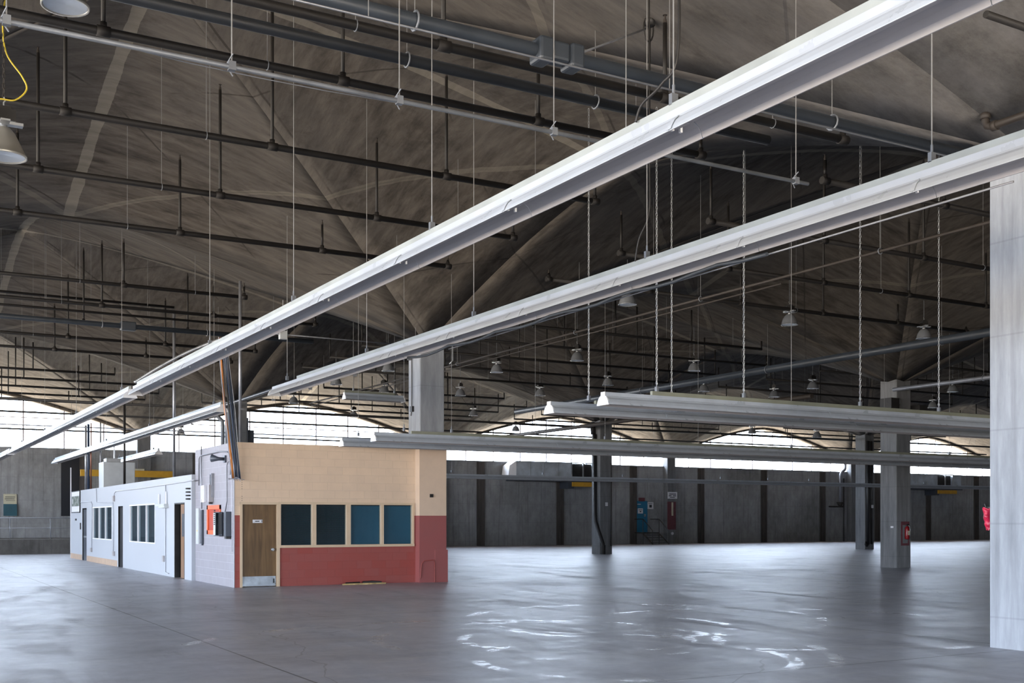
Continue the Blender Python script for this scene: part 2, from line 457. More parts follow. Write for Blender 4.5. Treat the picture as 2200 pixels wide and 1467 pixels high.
# eaves: the arch profile carried out over the outer walls
def eave(axis, fixed, out, c0):
    b = len(cm.v)
    for k in range(41):
        v = -1 + k / 20; z = arch_z(v)
        for w in (fixed, out):
            p = (c0 + v * L, w, z) if axis == 0 else (w, c0 + v * L, z)
            cm.v.append(p)
    for k in range(40): cm.f.append((b + 2 * k, b + 2 * k + 1, b + 2 * k + 3, b + 2 * k + 2))
for i in range(-2, 5):
    eave(0, YMAX, YMAX + .8, CX0 + (i + .5) * P); eave(0, YMIN, YMIN - .8, CX0 + (i + .5) * P)
for j in range(-1, 3):
    eave(1, XMIN, XMIN - .8, CY0 + (j + .5) * P); eave(1, XMAX, XMAX + .8, CY0 + (j + .5) * P)
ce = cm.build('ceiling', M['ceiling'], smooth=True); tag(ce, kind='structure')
so = ce.modifiers.new('shell', 'SOLIDIFY'); so.thickness = .14; so.offset = 1

# far wall with raised piers strips
WY = YMAX + .12
fw = MB().box(XMIN - .8, XMAX + .8, WY, WY + .3, 0, SILL)
fwo = fw.build('wall_far', M['wall']); tag(fwo, kind='structure')
n = 0
for i in range(-2, 5):
    for k in (-1, 0, 1):
        x = CX0 + (i + .5) * P + k * 6.1
        n += 1
        o = MB().box(x - .28, x + .28, WY - .09, WY + .02, 0, SILL).build('trim_%d' % n, M['strip']); tag(o, kind='structure')
o = MB().box(XMIN - .8, XMAX + .8, WY - .06, WY + .34, SILL, SILL + .07).build('trim_%d' % (n + 1), M['wall']); tag(o, kind='structure')
# right and back walls
o = MB().box(XMAX + .1, XMAX + .4, YMIN - .8, YMAX + .8, 0, 9).build('wall_right', M['wall']); tag(o, kind='structure')
bw = MB().box(XMIN - .4, XMAX + .4, YMIN - .45, YMIN - .1, 4.4, SILL)
bc = CX0 - L
for a, b in ((XMIN - .4, bc - 7), (bc - .6, bc + .6), (bc + 7, XMAX + .4)): bw.box(a, b, YMIN - .45, YMIN - .1, 0, 4.4)  # openings added in the unseen back wall to bring in fill light
bw.box(XMIN - .4, XMAX + .4, YMIN - .45, YMIN - .1, SILL, 9)
o = bw.build('wall_back', M['wall']); tag(o, kind='structure')
lw = MB()
for j in range(-1, 3):
    y0 = CY0 + j * P; c = y0 + L
    lw.box(XMIN - .45, XMIN - .1, y0, y0 + P, 5.3 if j < 2 else 0, SILL)
    if j == 2: continue
    lw.box(XMIN - .45, XMIN - .1, y0, c - 8.6, 0, 5.3)
    lw.box(XMIN - .45, XMIN - .1, c - .3, c + .3, 0, 5.3)
    lw.box(XMIN - .45, XMIN - .1, c + 8.6, y0 + P, 0, 5.3)
o = lw.build('wall_left', M['wall']); tag(o, kind='structure')

# arched clerestory windows
wcount = 0
def lunette(axis, plane, c0, sgn):
    global wcount; wcount += 1
    fr = MB(); pn = MB(); h = .035
    def put(mb, u0, u1, z0a, z0b, z1a, z1b, t0, t1):
        b = len(mb.v)
        for w in (t0, t1):
            for u, z in ((u0, z0a), (u1, z0b), (u1, z1b), (u0, z1a)):
                mb.v.append((c0 + u, plane + w, z) if axis == 0 else (plane + w, c0 + u, z))
        mb.f.extend([tuple(b + i for i in q) for q in ((0, 1, 2, 3), (7, 6, 5, 4), (0, 4, 5, 1), (1, 5, 6, 2), (2, 6, 7, 3), (3, 7, 4, 0))])
    for k in range(10):
        u = -L + k * P / 9
        u = max(-L + .3, min(L - .3, u))
        put(fr, u - h, u + h, SILL, SILL, arch_z((u - h) / L), arch_z((u + h) / L), -.04, .04)
    for k in range(36):
        u0 = -L + .3 + k * (P - .6) / 36; u1 = u0 + (P - .6) / 36
        a0, a1 = arch_z(u0 / L), arch_z(u1 / L)
        put(fr, u0, u1, a0 - .06, a1 - .06, a0 + .02, a1 + .02, -.04, .04)
        put(fr, u0, u1, SILL, SILL, SILL + .06, SILL + .06, -.04, .04)
        if min(a0, a1) > 7.25: put(fr, u0, u1, 7.1, 7.1, 7.15, 7.15, -.03, .03)
        put(pn, u0, u1, SILL + .05, SILL + .05, a0 - .03, a1 - .03, -.004, .004)
    o = fr.build('window_%d' % wcount, M['mullion']); tag(o, kind='structure')
    pn.build('pane', M['glass'], o)
for i in range(-2, 5): lunette(0, YMAX + .25, CX0 + (i + .5) * P, 1)
for j in range(-1, 3): lunette(1, XMIN - .25, CY0 + (j + .5) * P, 1)

# ------------------------------------------------------------------ columns
def col_label(i, j):
    return {(0, 0): 'pale board-marked concrete column standing nearest, cut off by the picture edge',
            (0, 1): 'concrete column rising out of the corner of the cream and red block office',
            (0, 2): 'slim blue-grey concrete column standing behind the bundle of hanging cables',
            (0, 3): 'concrete column against the far wall behind the white office partition',
            (1, 1): 'concrete column carrying the red fire extinguisher',
            (1, 2): 'concrete column with a bent black drain pipe down its side',
            (1, 3): 'wall column hidden behind the office, next to the galvanised duct',
            (2, 2): 'concrete column with black pipes close behind the extinguisher column',
            (2, 3): 'wall column bearing a small white sign, beside the blue door'}.get((i, j), 'wall column at the far right beside the dark standpipe')
for i in range(-2, 6):
    for j in range(-1, 4):
        cx, cy = CX0 + i * P, CY0 + j * P
        if i in (-2, -1, 5) or j == -1 or (i, j) in ((1, 0), (2, 0), (3, 0), (4, 0), (2, 1), (3, 1), (4, 1), (3, 2), (4, 2), (4, 3)):
            n += 1; n_ = n + 1  # whole columns out of view, numbered among the trim pieces
            x = max(XMIN + .3, min(XMAX - .3, cx)); y = max(YMIN + .3, cy)
            o = MB().box(x - CS / 2, x + CS / 2, y - CS / 2, y + CS / 2, 0, 6.45).build('trim_%d' % n_, M['column_dark']); tag(o, kind='structure'); continue
        seen = (i, j) in ((0, 0), (0, 1), (0, 2), (0, 3), (1, 1), (1, 2), (1, 3), (2, 2), (2, 3), (3, 3), (4, 3))
        h = CS / 2
        mb = MB(); c_ = .02
        prof = [(-h + c_, -h), (h - c_, -h), (h, -h + c_), (h, h - c_), (h - c_, h), (-h + c_, h), (-h, h - c_), (-h, -h + c_)]
        b = len(mb.v)
        if j == 3: prof = [(u, min(v, .05 + .06)) for u, v in prof]
        for z in (0, 1):
            for u, v in prof: mb.v.append((u, v, z and ceil_z(cx + u, cy + v) - .004))
        for k in range(8): mb.f.append((k, (k + 1) % 8, 8 + (k + 1) % 8, 8 + k))
        mb.f += [tuple(range(8))[::-1], tuple(range(8, 16))]
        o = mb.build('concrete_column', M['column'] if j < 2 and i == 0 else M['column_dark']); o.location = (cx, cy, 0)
        o['kind'] = 'thing'
        if (i, j) in ((0, 0), (0, 1), (0, 2), (0, 3), (1, 1), (1, 2), (2, 2), (2, 3)): tag(o, col_label(i, j), 'column')
        else: tag(o, col_label(i, j), 'column')

# ================================================================== THE OFFICE BLOCK
FY = 27.40; GX = 7.78; WX = 7.68; OH = 3.60; WH = 2.93
WYE = Yat(152, WX)
office = empty('block_office', (GX, FY, 0), 'small painted block office, cream over red, built against a concrete column', 'office')
def ox(px): return Xat(px, FY) - GX
def oz(py, px): return zat(py, Xat(px, FY), FY)
dl, dr = ox(520.5), ox(594.5); wl_, wr = ox(600), ox(888)
DH = 2.06; WS, WT = 1.00, 2.10; XR = CX0 - CS / 2 - GX
fwm = MB()
fwm.box(.012, dl - .05, 0, .2, 0, OH); fwm.box(dl - .05, XR - .01, 0, .2, WT + .02, OH)
fwm.box(dr + .05, XR - .01, 0, .2, 0, WS - .02); fwm.box(wr + .02, XR - .01, 0, .2, WS - .02, WT + .02)
fwm.build('front_wall', M['beige'], office)
GYE = Yat(419.5, GX) - FY
sw = MB().box(0, .2, .012, GYE, 0, OH); sw.build('side_wall', M['block'], office)
MB().box(.2, XR, GYE - .2, GYE, 0, OH).build('rear_wall', M['block'], office)
MB().box(.2, XR, .2, GYE - .2, OH - .25, OH - .1).build('roof_slab', M['greybox'], office)
MB().box(-.008, .012, -.008, .012, 0, OH).build('corner_bead', M['paleconduit'], office)
# painted pier round the column
pm = MB(); px0, px1 = XR - .035, XR + CS + .035
pm.box(px0, px1, -.26, -.225, 0, OH + .02); pm.box(px0, px0 + .03, -.225, .0, 0, OH + .02); pm.box(px1 - .03, px1, -.225, .2, 0, OH + .02)
pm.box(px0 + .45, px1 + .03, -.29, -.26, 0, .87); pm.box(px1, px1 + .03, -.26, .1, 0, .87)
pm.build('painted_pier', M['pier2'], office)
MB().tube([(px0 + .02, -.275, .12), (px0 + .05, -.285, .5), (px0 + .12, -.29, .58), (px0 + .40, -.3, .6), (px0 + .43, -.3, .5), (px0 + .43, -.3, 0)], .012, 6).build('painted_conduit', M['beige'], office)
MB().box(px0 + .3, px0 + .40, -.285, -.262, 2.28, 2.37).build('wall_socket', M['dark'], office)
# door
dm = MB().box(dl, dr, .03, .075, .012, DH); door = dm.build('door', M['wood'], office)
MB().box(dl + .01, dr - .02, .022, .031, .02, .265).build('kick_plate', M['kick'], door)
MB().tube([(dr - .1, .028, .93), (dr - .1, -.03, .93)], .03, 14, radii=[.045, .032]).build('door_knob', M['galv'], door, True)
MB().box(dl + .27, dl + .52, .022, .029, 1.60, 1.68).build('name_plate', M['paper'], door)
MB().box(dl + .33, dl + .44, .018, .0225, 1.63, 1.652).box(dl + .495, dl + .51, .018, .0225, 1.61, 1.67).build('plate_lettering', M['ink'], door)
MB().box(dr - .09, dr - .05, .018, .0225, .09, .2).build('plate_mark', M['ink'], door)
fm = MB()
for a, b in ((dl - .06, dl), (dr, dr + .075)): fm.box(a, b, -.025, .12, 0, DH + .06)
fm.box(dl - .06, dr + .075, -.026, .12, DH, DH + .06); fm.build('door_frame', M['trim'], office)
# window band of four lights
wf = MB(); edges = [wl_ + .0]
mull = [(603, 670), (679, 744), (753, 818), (824, 885)]
a0 = ox(598.5); a1 = ox(889)
wf.box(a0, a1, -.03, .1, WT - .03, WT + .03); wf.box(a0, a1, -.045, .1, WS - .03, WS + .035)
xs = [ox(m) for pr in mull for m in pr]
wf.box(a0, xs[0], -.028, .1, WS, WT)
for k in (1, 3, 5): wf.box(xs[k], xs[k + 1], -.028, .1, WS, WT)
wf.box(xs[7], a1, -.028, .1, WS, WT)
wfo = wf.build('window_frame', M['trim'], office)
for k in range(4):
    MB().box(xs[2 * k], xs[2 * k + 1], .03, .035, WS + .03, WT - .03).build('pane', M['glass_dark'], wfo)
    bl = MB(); nsl = 42
    for q in range(nsl):
        z = WS + .04 + q * (WT - WS - .1) / nsl
        if k < 2:
            bl.prism([(.075, z), (.098, z + .012), (.10, z + .010), (.077, z - .002)], 0, xs[2 * k] + .01, xs[2 * k + 1] - .01)
        else:
            bl.prism([(.085, z), (.090, z + .027), (.092, z + .027), (.087, z)], 0, xs[2 * k] + .01, xs[2 * k + 1] - .01)
    bl.build('blind', M['teal_dark' if k < 2 else 'teal'], wfo)
MB().box(dr + .2, XR, .22, .24, .8, 2.3).build('room_lining', M['inside'], office)
# small patched screw holes above the door
for q in range(9): MB().box(.19, .205, -.004, .01, 2.1 + q * .05 + (.14 if q > 3 else 0), 2.115 + q * .05 + (.14 if q > 3 else 0)).build('screw_hole', M['ink'], office)

# ---- gear fixed to the bare block side
def sy(px): return Yat(px, GX)
def sz(py, px): return zat(py, GX, Yat(px, GX))
def sbox(name, px0, px1, py0, py1, depth, mat, label, cat, off=0.0):
    y0, y1 = sy(px1), Yat(px0, GX - depth); y1 = max(y1, y0 + .12); x = (px0 + px1) / 2; z1, z0 = sz(py0, x), sz(py1, x)
    e = empty(name, (GX - off, (y0 + y1) / 2, (z0 + z1) / 2), label, cat)
    hy, hz = (y1 - y0) / 2, (z1 - z0) / 2
    return e, hy, hz
e, hy, hz = sbox('meter_box', 431, 443, 1043, 1079, .06, M['cap'], 'white framed meter box on the grey block wall', 'meter')
MB().box(-.06, 0, -hy, hy, -hz, hz).build('housing', M['cap'], e); MB().box(-.067, -.059, -hy + .06, hy - .06, -hz + .08, hz - .1).build('dial_window', M['lightbox'], e)
e, hy, hz = sbox('junction_box', 444, 459, 1042, 1079, .17, M['greybox'], 'warm grey electrical box with a curved hose on top', 'electrical box')
MB().box(-.13, 0, -hy, hy, -hz, hz).build('housing', M['greybox'], e, bevel=.01)
MB().box(-.11, -.02, -hy + .03, hy - .03, -hz - .05, -hz).build('base_hood', M['dark'], e)
MB().tube([(-.06, hy * .3, hz), (-.07, hy * .3, hz + .18), (-.07, hy * .1, hz + .27), (-.07, -hy * .4, hz + .26), (-.07, -hy * .9, hz + .1), (-.06, -hy * 1.3, hz - .04)], .014, 8).build('hose', M['slate'], e, True)
MB().box(-.08, 0, -hy * 1.9, -hy * 1.2, -.1, hz + .3).build('wire_duct', M['conduit'], e)
e, hy, hz = sbox('orange_panel_frame', 444, 475, 1085, 1148, .03, None, 'bright orange painted recess frame around the open breaker panel', 'frame')
f_ = MB(); w = .11
f_.box(-.03, .0, -hy, hy, hz - w, hz); f_.box(-.03, .0, -hy, hy, -hz, -hz + w); f_.box(-.03, 0, hy - w, hy, -hz, hz); f_.box(-.03, 0, -hy, -hy + w * .6, -hz, hz)
f_.build('surround', M['orange'], e)
MB().box(-.002, .006, -hy + .05, hy - .05, -hz + .05, hz - .05).build('recess', plain('deep_orange_paint', (.45, .045, .015), .6), e)
e, hy, hz = sbox('breaker_panel', 459, 481, 1100, 1151, .12, None, 'open slate breaker panel with its door swung out, in the orange frame', 'electrical panel')
MB().box(-.12, -.035, -hy, hy, -hz, -hz + .02).box(-.12, -.035, -hy, hy, hz - .02, hz).box(-.12, -.035, hy - .02, hy, -hz, hz).box(-.045, -.035, -hy, hy, -hz, hz).build('housing', M['slate'], e)
MB().box(-.13, -.12, hy * .3, hy, -hz + .02, hz - .02).build('cover_strip', M['lightbox'], e)
bk = MB()
for q in range(8): bk.box(-.142, -.12, hy * .4, hy * .7, -.02 + q * .05, .01 + q * .05)
bk.build('breakers', M['dark'], e)
MB().box(-.055, -.045, -hy + .02, hy * .2, -hz + .04, hz - .04).build('inner_void', M['void'], e)
e, hy, hz = sbox('disconnect_box', 480, 497.5, 1099, 1152, .15, None, 'dark slate disconnect box with sloping hood, nearest the office corner', 'electrical box')
MB().box(-.15, 0, -hy, hy, -hz, hz).build('housing', M['slate'], e, bevel=.012)
MB().box(-.13, -.02, -hy + .02, hy - .02, -hz - .06, -hz).build('base_hood', M['dark'], e)
e, hy, hz = sbox('tall_wireway', 430, 438, 1095, 1168, .06, None, 'tall narrow slate wireway below the white meter box', 'wireway')
MB().box(-.06, 0, -hy, hy, -hz, hz).box(-.05, -.01, -hy + .02, hy - .02, -hz - .04, -hz).build('housing', M['slate'], e, bevel=.01)
e, hy, hz = sbox('flat_panel_cover', 420.5, 429, 1092, 1168, .03, None, 'pale blue-grey flat cover plate at the white partition edge', 'cover plate')
MB().box(-.03, 0, -hy, hy, -hz, hz).build('plate', M['lightbox'], e); MB().box(-.033, -.029, -.03, .03, -.15, -.1).build('sticker', M['yellowcord'], e)
def sconduit(label, pts, r=.017, mat='conduit', name='wall_conduit', x=None):
    X = GX if x is None else x
    ps = [(X - .05, Yat(p[0], X), zat(p[1], X, Yat(p[0], X))) for p in pts]
    o0 = ps[0]; mb = MB().tube([(p[0] - o0[0], p[1] - o0[1], p[2] - o0[2]) for p in ps], r, 8)
    o = mb.build(name, M[mat], None, True); o.location = o0
    return tag(o, label, 'conduit')
sconduit('arched grey conduit rising from the meter box over the block wall', [(431.5, 1043), (431.5, 985), (434, 980), (440, 977.5), (475, 970), (492, 970.5), (496, 974), (499, 992)])
sconduit('straight vertical conduit standing proud of the block wall top', [(437.5, 1093), (437, 1043), (436.5, 958)])
sconduit('bent conduit dropping into the slate disconnect box', [(488, 1100), (492, 1076), (491.5, 1000), (494, 992), (499, 988)])
sconduit('thin corner conduit beside the cable ends', [(499, 1020), (499, 985), (503, 960)], .012)
sconduit('long vertical conduit on the block corner', [(502.5, 1185), (502.5, 960)], .01, 'paleconduit')
e = empty('siren_horn', (GX - .02, sy(485), sz(986, 485)), 'small dark horn speaker on a bracket high on the block wall', 'horn')
MB().tube([(0, 0, 0), (-.16, .0, 0), (-.30, .12, .02)], .05, 12, radii=[.04, .045, .10]).build('horn', M['slate'], e, True); MB().box(-.03, .02, -.08, .08, -.09, .09).build('bracket', M['slate'], e)
for q in range(4):
    py = 1048 + q * 8 - q * .6
    y = sy(417); z = sz(py, 417)
    mb = MB().tube([(0, 0, 0), (-.10, .0, 0), (-.16, .06, 0)], .022, 8)
    o = mb.build('pipe_stub', M['dark'], None, True); o.location = (GX - .05, y, z - .02)
    tag(o, 'short dark pipe stub at the white wall end, %s of four' % ('topmost', 'second highest', 'second lowest', 'lowest')[q], 'pipe stub', 'pipe stubs at the end of the white wall')

# ================================================================== WHITE PARTITION
part = empty('white_office_partition', (WX, GYE + FY, 0), 'long white boarded office row with dark windows and doorways', 'office row')
Y0 = GYE + FY
def wy(px): return Yat(px, WX) - Y0
def wz(py, px): return zat(py, WX, Yat(px, WX))
LEN = WYE - Y0
ops = [  # (px far, px near, z0, z1)
    (177, 186, 0.0, 2.17), (254, 264, 0, 2.17), (375, 396.5, 0, 2.17),
    (199.5, 240.5, .95, 2.17), (279, 333, .95, 2.17)]
cuts = sorted([(wy(b), wy(a), z0, z1) for a, b, z0, z1 in ops])
wm = MB(); y = 0
TK = .14
for a, b, z0, z1 in cuts:
    wm.box(0, TK, y, a, 0, WH); wm.box(0, TK, a, b, z1, WH)
    if z0 > 0: wm.box(0, TK, a, b, 0, z0)
    y = b
wm.box(0, TK, y, LEN, 0, WH); wm.box(TK, 4.8, LEN - TK, LEN, 0, WH)
wm.build('partition_wall', M['white'], part)
MB().box(-.01, 0, wy(252), wy(187), 0, .22).box(-.01, 0, wy(176), LEN, 0, .22).build('base_board', M['tan'], part)
MB().box(TK, 4.8, .0, LEN - TK, WH - .2, WH - .12).build('roof_deck', M['greybox'], part)
MB().box(-.02, .02, LEN - .04, LEN, 0, 4.0).build('corner_post', M['cap'], part)
MB().box(1.6, 1.62, .1, LEN - .2, 0, 2.7).build('room_lining', M['void'], part)
for (a, b) in ((199.5, 240.5), (279, 333)):
    y0, y1 = wy(b), wy(a); w3 = (y1 - y0)
    fr = MB()
    fr.box(-.012, .08, y0 - .02, y1 + .02, 2.15, 2.19).box(-.012, .08, y0 - .02, y1 + .02, .93, .965)
    for k in range(4):
        yy = y0 + w3 * k / 3; fr.box(-.01, .08, yy - .022, yy + .022, .95, 2.17)
    fo = fr.build('window_frame', M['cap'], part)
    for k in range(3):
        ya, yb = y0 + w3 * k / 3 + .022, y0 + w3 * (k + 1) / 3 - .022
        MB().box(.04, .045, ya, yb, .96, 2.16).build('pane', M['glass_dark'], fo)
    bl = MB(); nb = int(w3 / .09)
    for k in range(nb):
        yy = y0 + w3 * (k + .5) / nb
        bl.box(.10, .103, yy - .036, yy + .03, .97, 2.15)
    bl.build('vertical_blind', M['blind'], fo)
for a, b in ((177, 186), (254, 264), (375, 396.5)):
    y0, y1 = wy(b), wy(a)
    MB().box(.002, .3, y1 - .012, y1 + .003, 0, 2.168).box(.002, .3, y0 - .003, y0 + .012, 0, 2.168).box(.002, .3, y0, y1, 2.155, 2.172).build('shade_reveal', M['void'], part)  # reveals lined black to paint in the doorway shade
y0, y1 = wy(264), wy(254); MB().box(.05, .09, y0 + .01, y1 - .01, .01, 2.15).build('shade_slab', M['void'], part)  # black slab painted as the shade of the middle doorway
# open wooden door and a far door
y0, y1 = wy(396.5), wy(375)
dj = MB().box(-.006, .15, y1 - .03, y1, 0, 2.17).box(-.006, .15, y0, y0 + .03, 0, 2.17).box(-.006, .15, y0, y1, 2.13, 2.17).build('door_jamb', M['dark'], part)
dw = y1 - y0 - .06
dd = MB().box(0, .04, 0, dw * .55, .01, 2.12).build('open_door', M['wood2'], part); dd.location = (.05, y0 + .03, 0)
MB().box(-.006, .046, dw * .12, dw * .42, 1.2, 1.85).build('door_glass', M['slate'], dd)
y0, y1 = wy(186), wy(177)
fd = MB().box(.03, .07, y0 + .1, y1 - .1, .01, 2.12).build('far_door', M['slate'], part)
MB().box(.02, .03, y0 + .2, y1 - .2, .95, 1.02).build('door_bar', M['galv'], fd)
def pconduit(label, pts, r=.016, mat='paleconduit', cat='conduit', name='wall_conduit'):
    ps = [(WX - .025, Yat(p[0], WX), zat(p[1], WX, Yat(p[0], WX))) for p in pts]; o0 = ps[0]
    o = MB().tube([tuple(p[i] - o0[i] for i in range(3)) for p in ps], r, 8).build(name, M[mat], None, True); o.location = o0
    return tag(o, label, cat)
pconduit('long conduit run along the top of the white wall', [(419, 1031), (397, 1035), (310, 1048), (250, 1055), (247, 1059), (246, 1070)])
pconduit('conduit dropping past the open wooden door to the floor', [(357, 1041), (357, 1228), (360, 1231), (364, 1232)])
pconduit('stepped conduit between the two window groups', [(208, 1050), (209, 1079), (244, 1079.5), (245, 1120), (244.5, 1187)])
pconduit('conduit running from the painted sign down to an outlet', [(174, 1079), (197, 1078), (199, 1084), (198, 1178)])
def pbox(label, px, py, w, h, mat='greybox', cat='outlet box', name='outlet_box', d=.06):
    y, z = Yat(px, WX), zat(py, WX, Yat(px, WX))
    o = MB().box(-d, 0, -w / 2, w / 2, -h / 2, h / 2).build(name, M[mat]); o.location = (WX - .002, y, z); return tag(o, label, cat)
pbox('grey outlet box low on the white wall near the middle doorway', 246, 1189, .25, .16)
pbox('grey outlet box low on the white wall below the sign conduit', 197.5, 1181, .25, .16)
pbox('small box ending the long conduit on the white wall', 246, 1071, .22, .2)
pbox('grey twin box on the conduit beside the open wooden door', 354, 1200, .22, .18)
pbox('black light switch plate beside the farthest door', 173.5, 1130, .22, .28, 'dark', 'switch', 'switch_plate', .02)
pbox('small dark fitting on the white wall under the sign', 164, 1116, .2, .08, 'dark', 'fitting', 'wall_fitting', .04)
e = empty('exit_light', (WX - .003, Yat(353, WX), zat(1086, WX, Yat(353, WX))), 'pale shelf-like emergency light near the open wooden door', 'emergency light')
MB().box(-.12, 0, -.5, .75, -.02, .05).box(-.12, 0, -.55, .25, -.07, -.02).build('housing', M['lightbox'], e)
MB().box(-.05, -.02, -.42, -.36, .05, .42).build('upright', M['cap'], e); MB().box(-.05, -.02, .52, .58, .05, .36).build('upright', M['cap'], e)
e = empty('wall_sign', (WX - .004, Yat(164, WX), (zat(1065, WX, Yat(164, WX)) + zat(1091, WX, Yat(164, WX))) / 2), 'black-framed white sign lettered CONVERSION at the far end of the white wall', 'sign')
hw = (Yat(155.5, WX) - Yat(173, WX)) / 2; hh = .47
MB().box(-.03, 0, -hw, hw, -hh, hh).build('board', M['paper'], e)
MB().box(-.035, 0, -hw, hw, hh - .035, hh).box(-.035, 0, -hw, hw, -hh, -hh + .035).box(-.035, 0, -hw, -hw + .04, -hh, hh).box(-.035, 0, hw - .04, hw, -hh, hh).build('border', M['ink'], e)
cu = bpy.data.curves.new('lettering', 'FONT'); cu.body = 'CONVERSION'; cu.size = .62; cu.align_x = 'CENTER'; cu.align_y = 'CENTER'; cu.extrude = .004
cu.offset = .008
cu.materials.append(M['green_ink']); tmp = bpy.data.objects.new('text_source', cu); COL.objects.link(tmp)
bpy.context.view_layer.update(); lme = bpy.data.meshes.new_from_object(tmp.evaluated_get(bpy.context.evaluated_depsgraph_get())); bpy.data.objects.remove(tmp)
lt = bpy.data.objects.new('lettering', lme); COL.objects.link(lt); lt.parent = e
lt.rotation_euler = (pi / 2, 0, -pi / 2); lt.location = (-.036, 0, 0); lt.scale = (2 * hw / 4.3, 1, 1)

# gear above the white row
def dropper(px, top_z, y, r, mat, label, base=WH, X=8.35, name='drop_pipe'):
    Y = Yat(px, X) if y is None else y
    o = MB().tube([(0, 0, 0), (0, 0, top_z - base)], r, 10).build(name, M[mat], None, True); o.location = (X, Y, base)
    return tag(o, label, 'pipe')
dropper(374, 8.25, None, .045, 'conduit', 'tall grey pipe dropping from the ceiling mains onto the white row, nearest the block wall')
dropper(267.5, 6.5, None, .045, 'blackpipe', 'black drop pipe landing on the white row, middle one of the pipes there', X=8.5)
dropper(516, 7.9, None, .04, 'conduit', 'slim grey pipe rising from the office roof behind the cable bundle', OH, 8.35)
dropper(216, 5.9, None, .03, 'conduit', 'thin grey pipe landing on the white row between the copper pipes and the black pipe', X=8.6)
for k, (px, m, lb) in enumerate(((184.5, 'galv', 'bright steel riser, outermost of the riser cluster over the white row'), (190, 'bluecable', 'blue-grey riser in the cluster over the white row'), (195.5, 'copper', 'reddish copper riser in the cluster over the white row'))):
    dropper(px, 5.9, None, .05 if k < 2 else .03, m, lb, X=8.3)
e = empty('air_handler', (10.0, 47.5, WH - .12), 'light grey cabinet standing on top of the white row', 'cabinet')
MB().box(-.6, .6, -.5, .5, 0, 1.15).build('housing', M['lightbox'], e, bevel=.02)
MB().box(-.45, .1, -.3, .3, 1.15, 1.3).tube([(-.1, 0, 1.3), (-.1, 0, 2.0)], .03, 8).build('cap_fitting', M['galv'], e)
e.location.x = Xat(251, 46.5); e.location.y = 46.5

# ================================================================== FLUORESCENT ROWS
def section_mesh(length, ribs, mat):
    """one reflector length along +Y, symmetric profile, top at z=0"""
    t = .006
    outer = [(-.052, -.062), (-.075, -.070), (-.082, -.088), (-.118, -.120), (-.145, -.165), (-.158, -.198), (-.165, -.200), (-.165, -.207)]
    inner = [(-.155, -.207), (-.140, -.165), (-.113, -.124), (-.07, -.094), (-.045, -.09), (-.035, -.118)]
    prof = outer + inner; prof = prof + [(-u, z) for u, z in prof[::-1]]
    mb = MB().prism(prof, 1, .004, length - .004, True, True)
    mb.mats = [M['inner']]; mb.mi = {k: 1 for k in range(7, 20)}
    if ribs:
        k = .3
        while k < length:
            for s_ in (-1, 1):
                b = len(mb.v)
                o_ = [(-.084, -.086), (-.120, -.117), (-.149, -.163), (-.162, -.197)]
                for y in (k - .008, k + .008):
                    for u, z in o_: mb.v.append((s_ * u, y, z))
                for q in range(3): mb.f.append((b + q, b + q + 1, b + 4 + q + 1, b + 4 + q))
            k += .61
    # lap joint collar
    mb.prism([(-.086, -.084), (-.122, -.116), (-.149, -.161), (-.163, -.196), (-.166, -.196), (-.152, -.159), (-.125, -.113), (-.089, -.081)], 1, -.02, .03)
    mb.prism([(.086, -.084), (.122, -.116), (.149, -.161), (.163, -.196), (.166, -.196), (.152, -.159), (.125, -.113), (.089, -.081)], 1, -.02, .03)
    return mb.mesh('reflector', mat)
def cap_mesh():
    pr = [(-.055, .002), (.055, .002), (.055, -.06), (.085, -.068), (.122, -.105), (.150, -.155), (.168, -.21), (-.168, -.21), (-.150, -.155), (-.122, -.105), (-.085, -.068), (-.055, -.06)]
    return MB().prism(pr, 1, 0, .02).mesh('end_cap', M['cap'])
CAP = cap_mesh(); SECT = {}
HANG = MB().box(-.03, .03, -.02, .02, 0, .09).tube([(0, 0, .07), (0, 0, .16)], .012, 6).mesh('hanger_clip', M['galv_dull'])
SOCK = MB().box(-.05, .05, -.008, .008, -.115, -.10).box(-.05, -.03, -.012, .012, -.15, -.11).box(.03, .05, -.012, .012, -.15, -.11).mesh('lamp_holder', M['cap'])
def chain_mesh(length, name='chain', mat=None):
    mb = MB(); pitch = .058; n = int(length / pitch); r = .0042
    for k in range(n):
        z = k * pitch; pts = []
        for q in range(9):
            a = 2 * pi * q / 8; u = .014 * cos(a); w = .036 * sin(a)
            ph = (k % 2) * pi / 2 + .35
            pts.append((u * cos(ph), u * sin(ph), z + w + .03))
        mb.tube(pts, r, 5, False)
    return mb.mesh(name, mat or M['galv'])
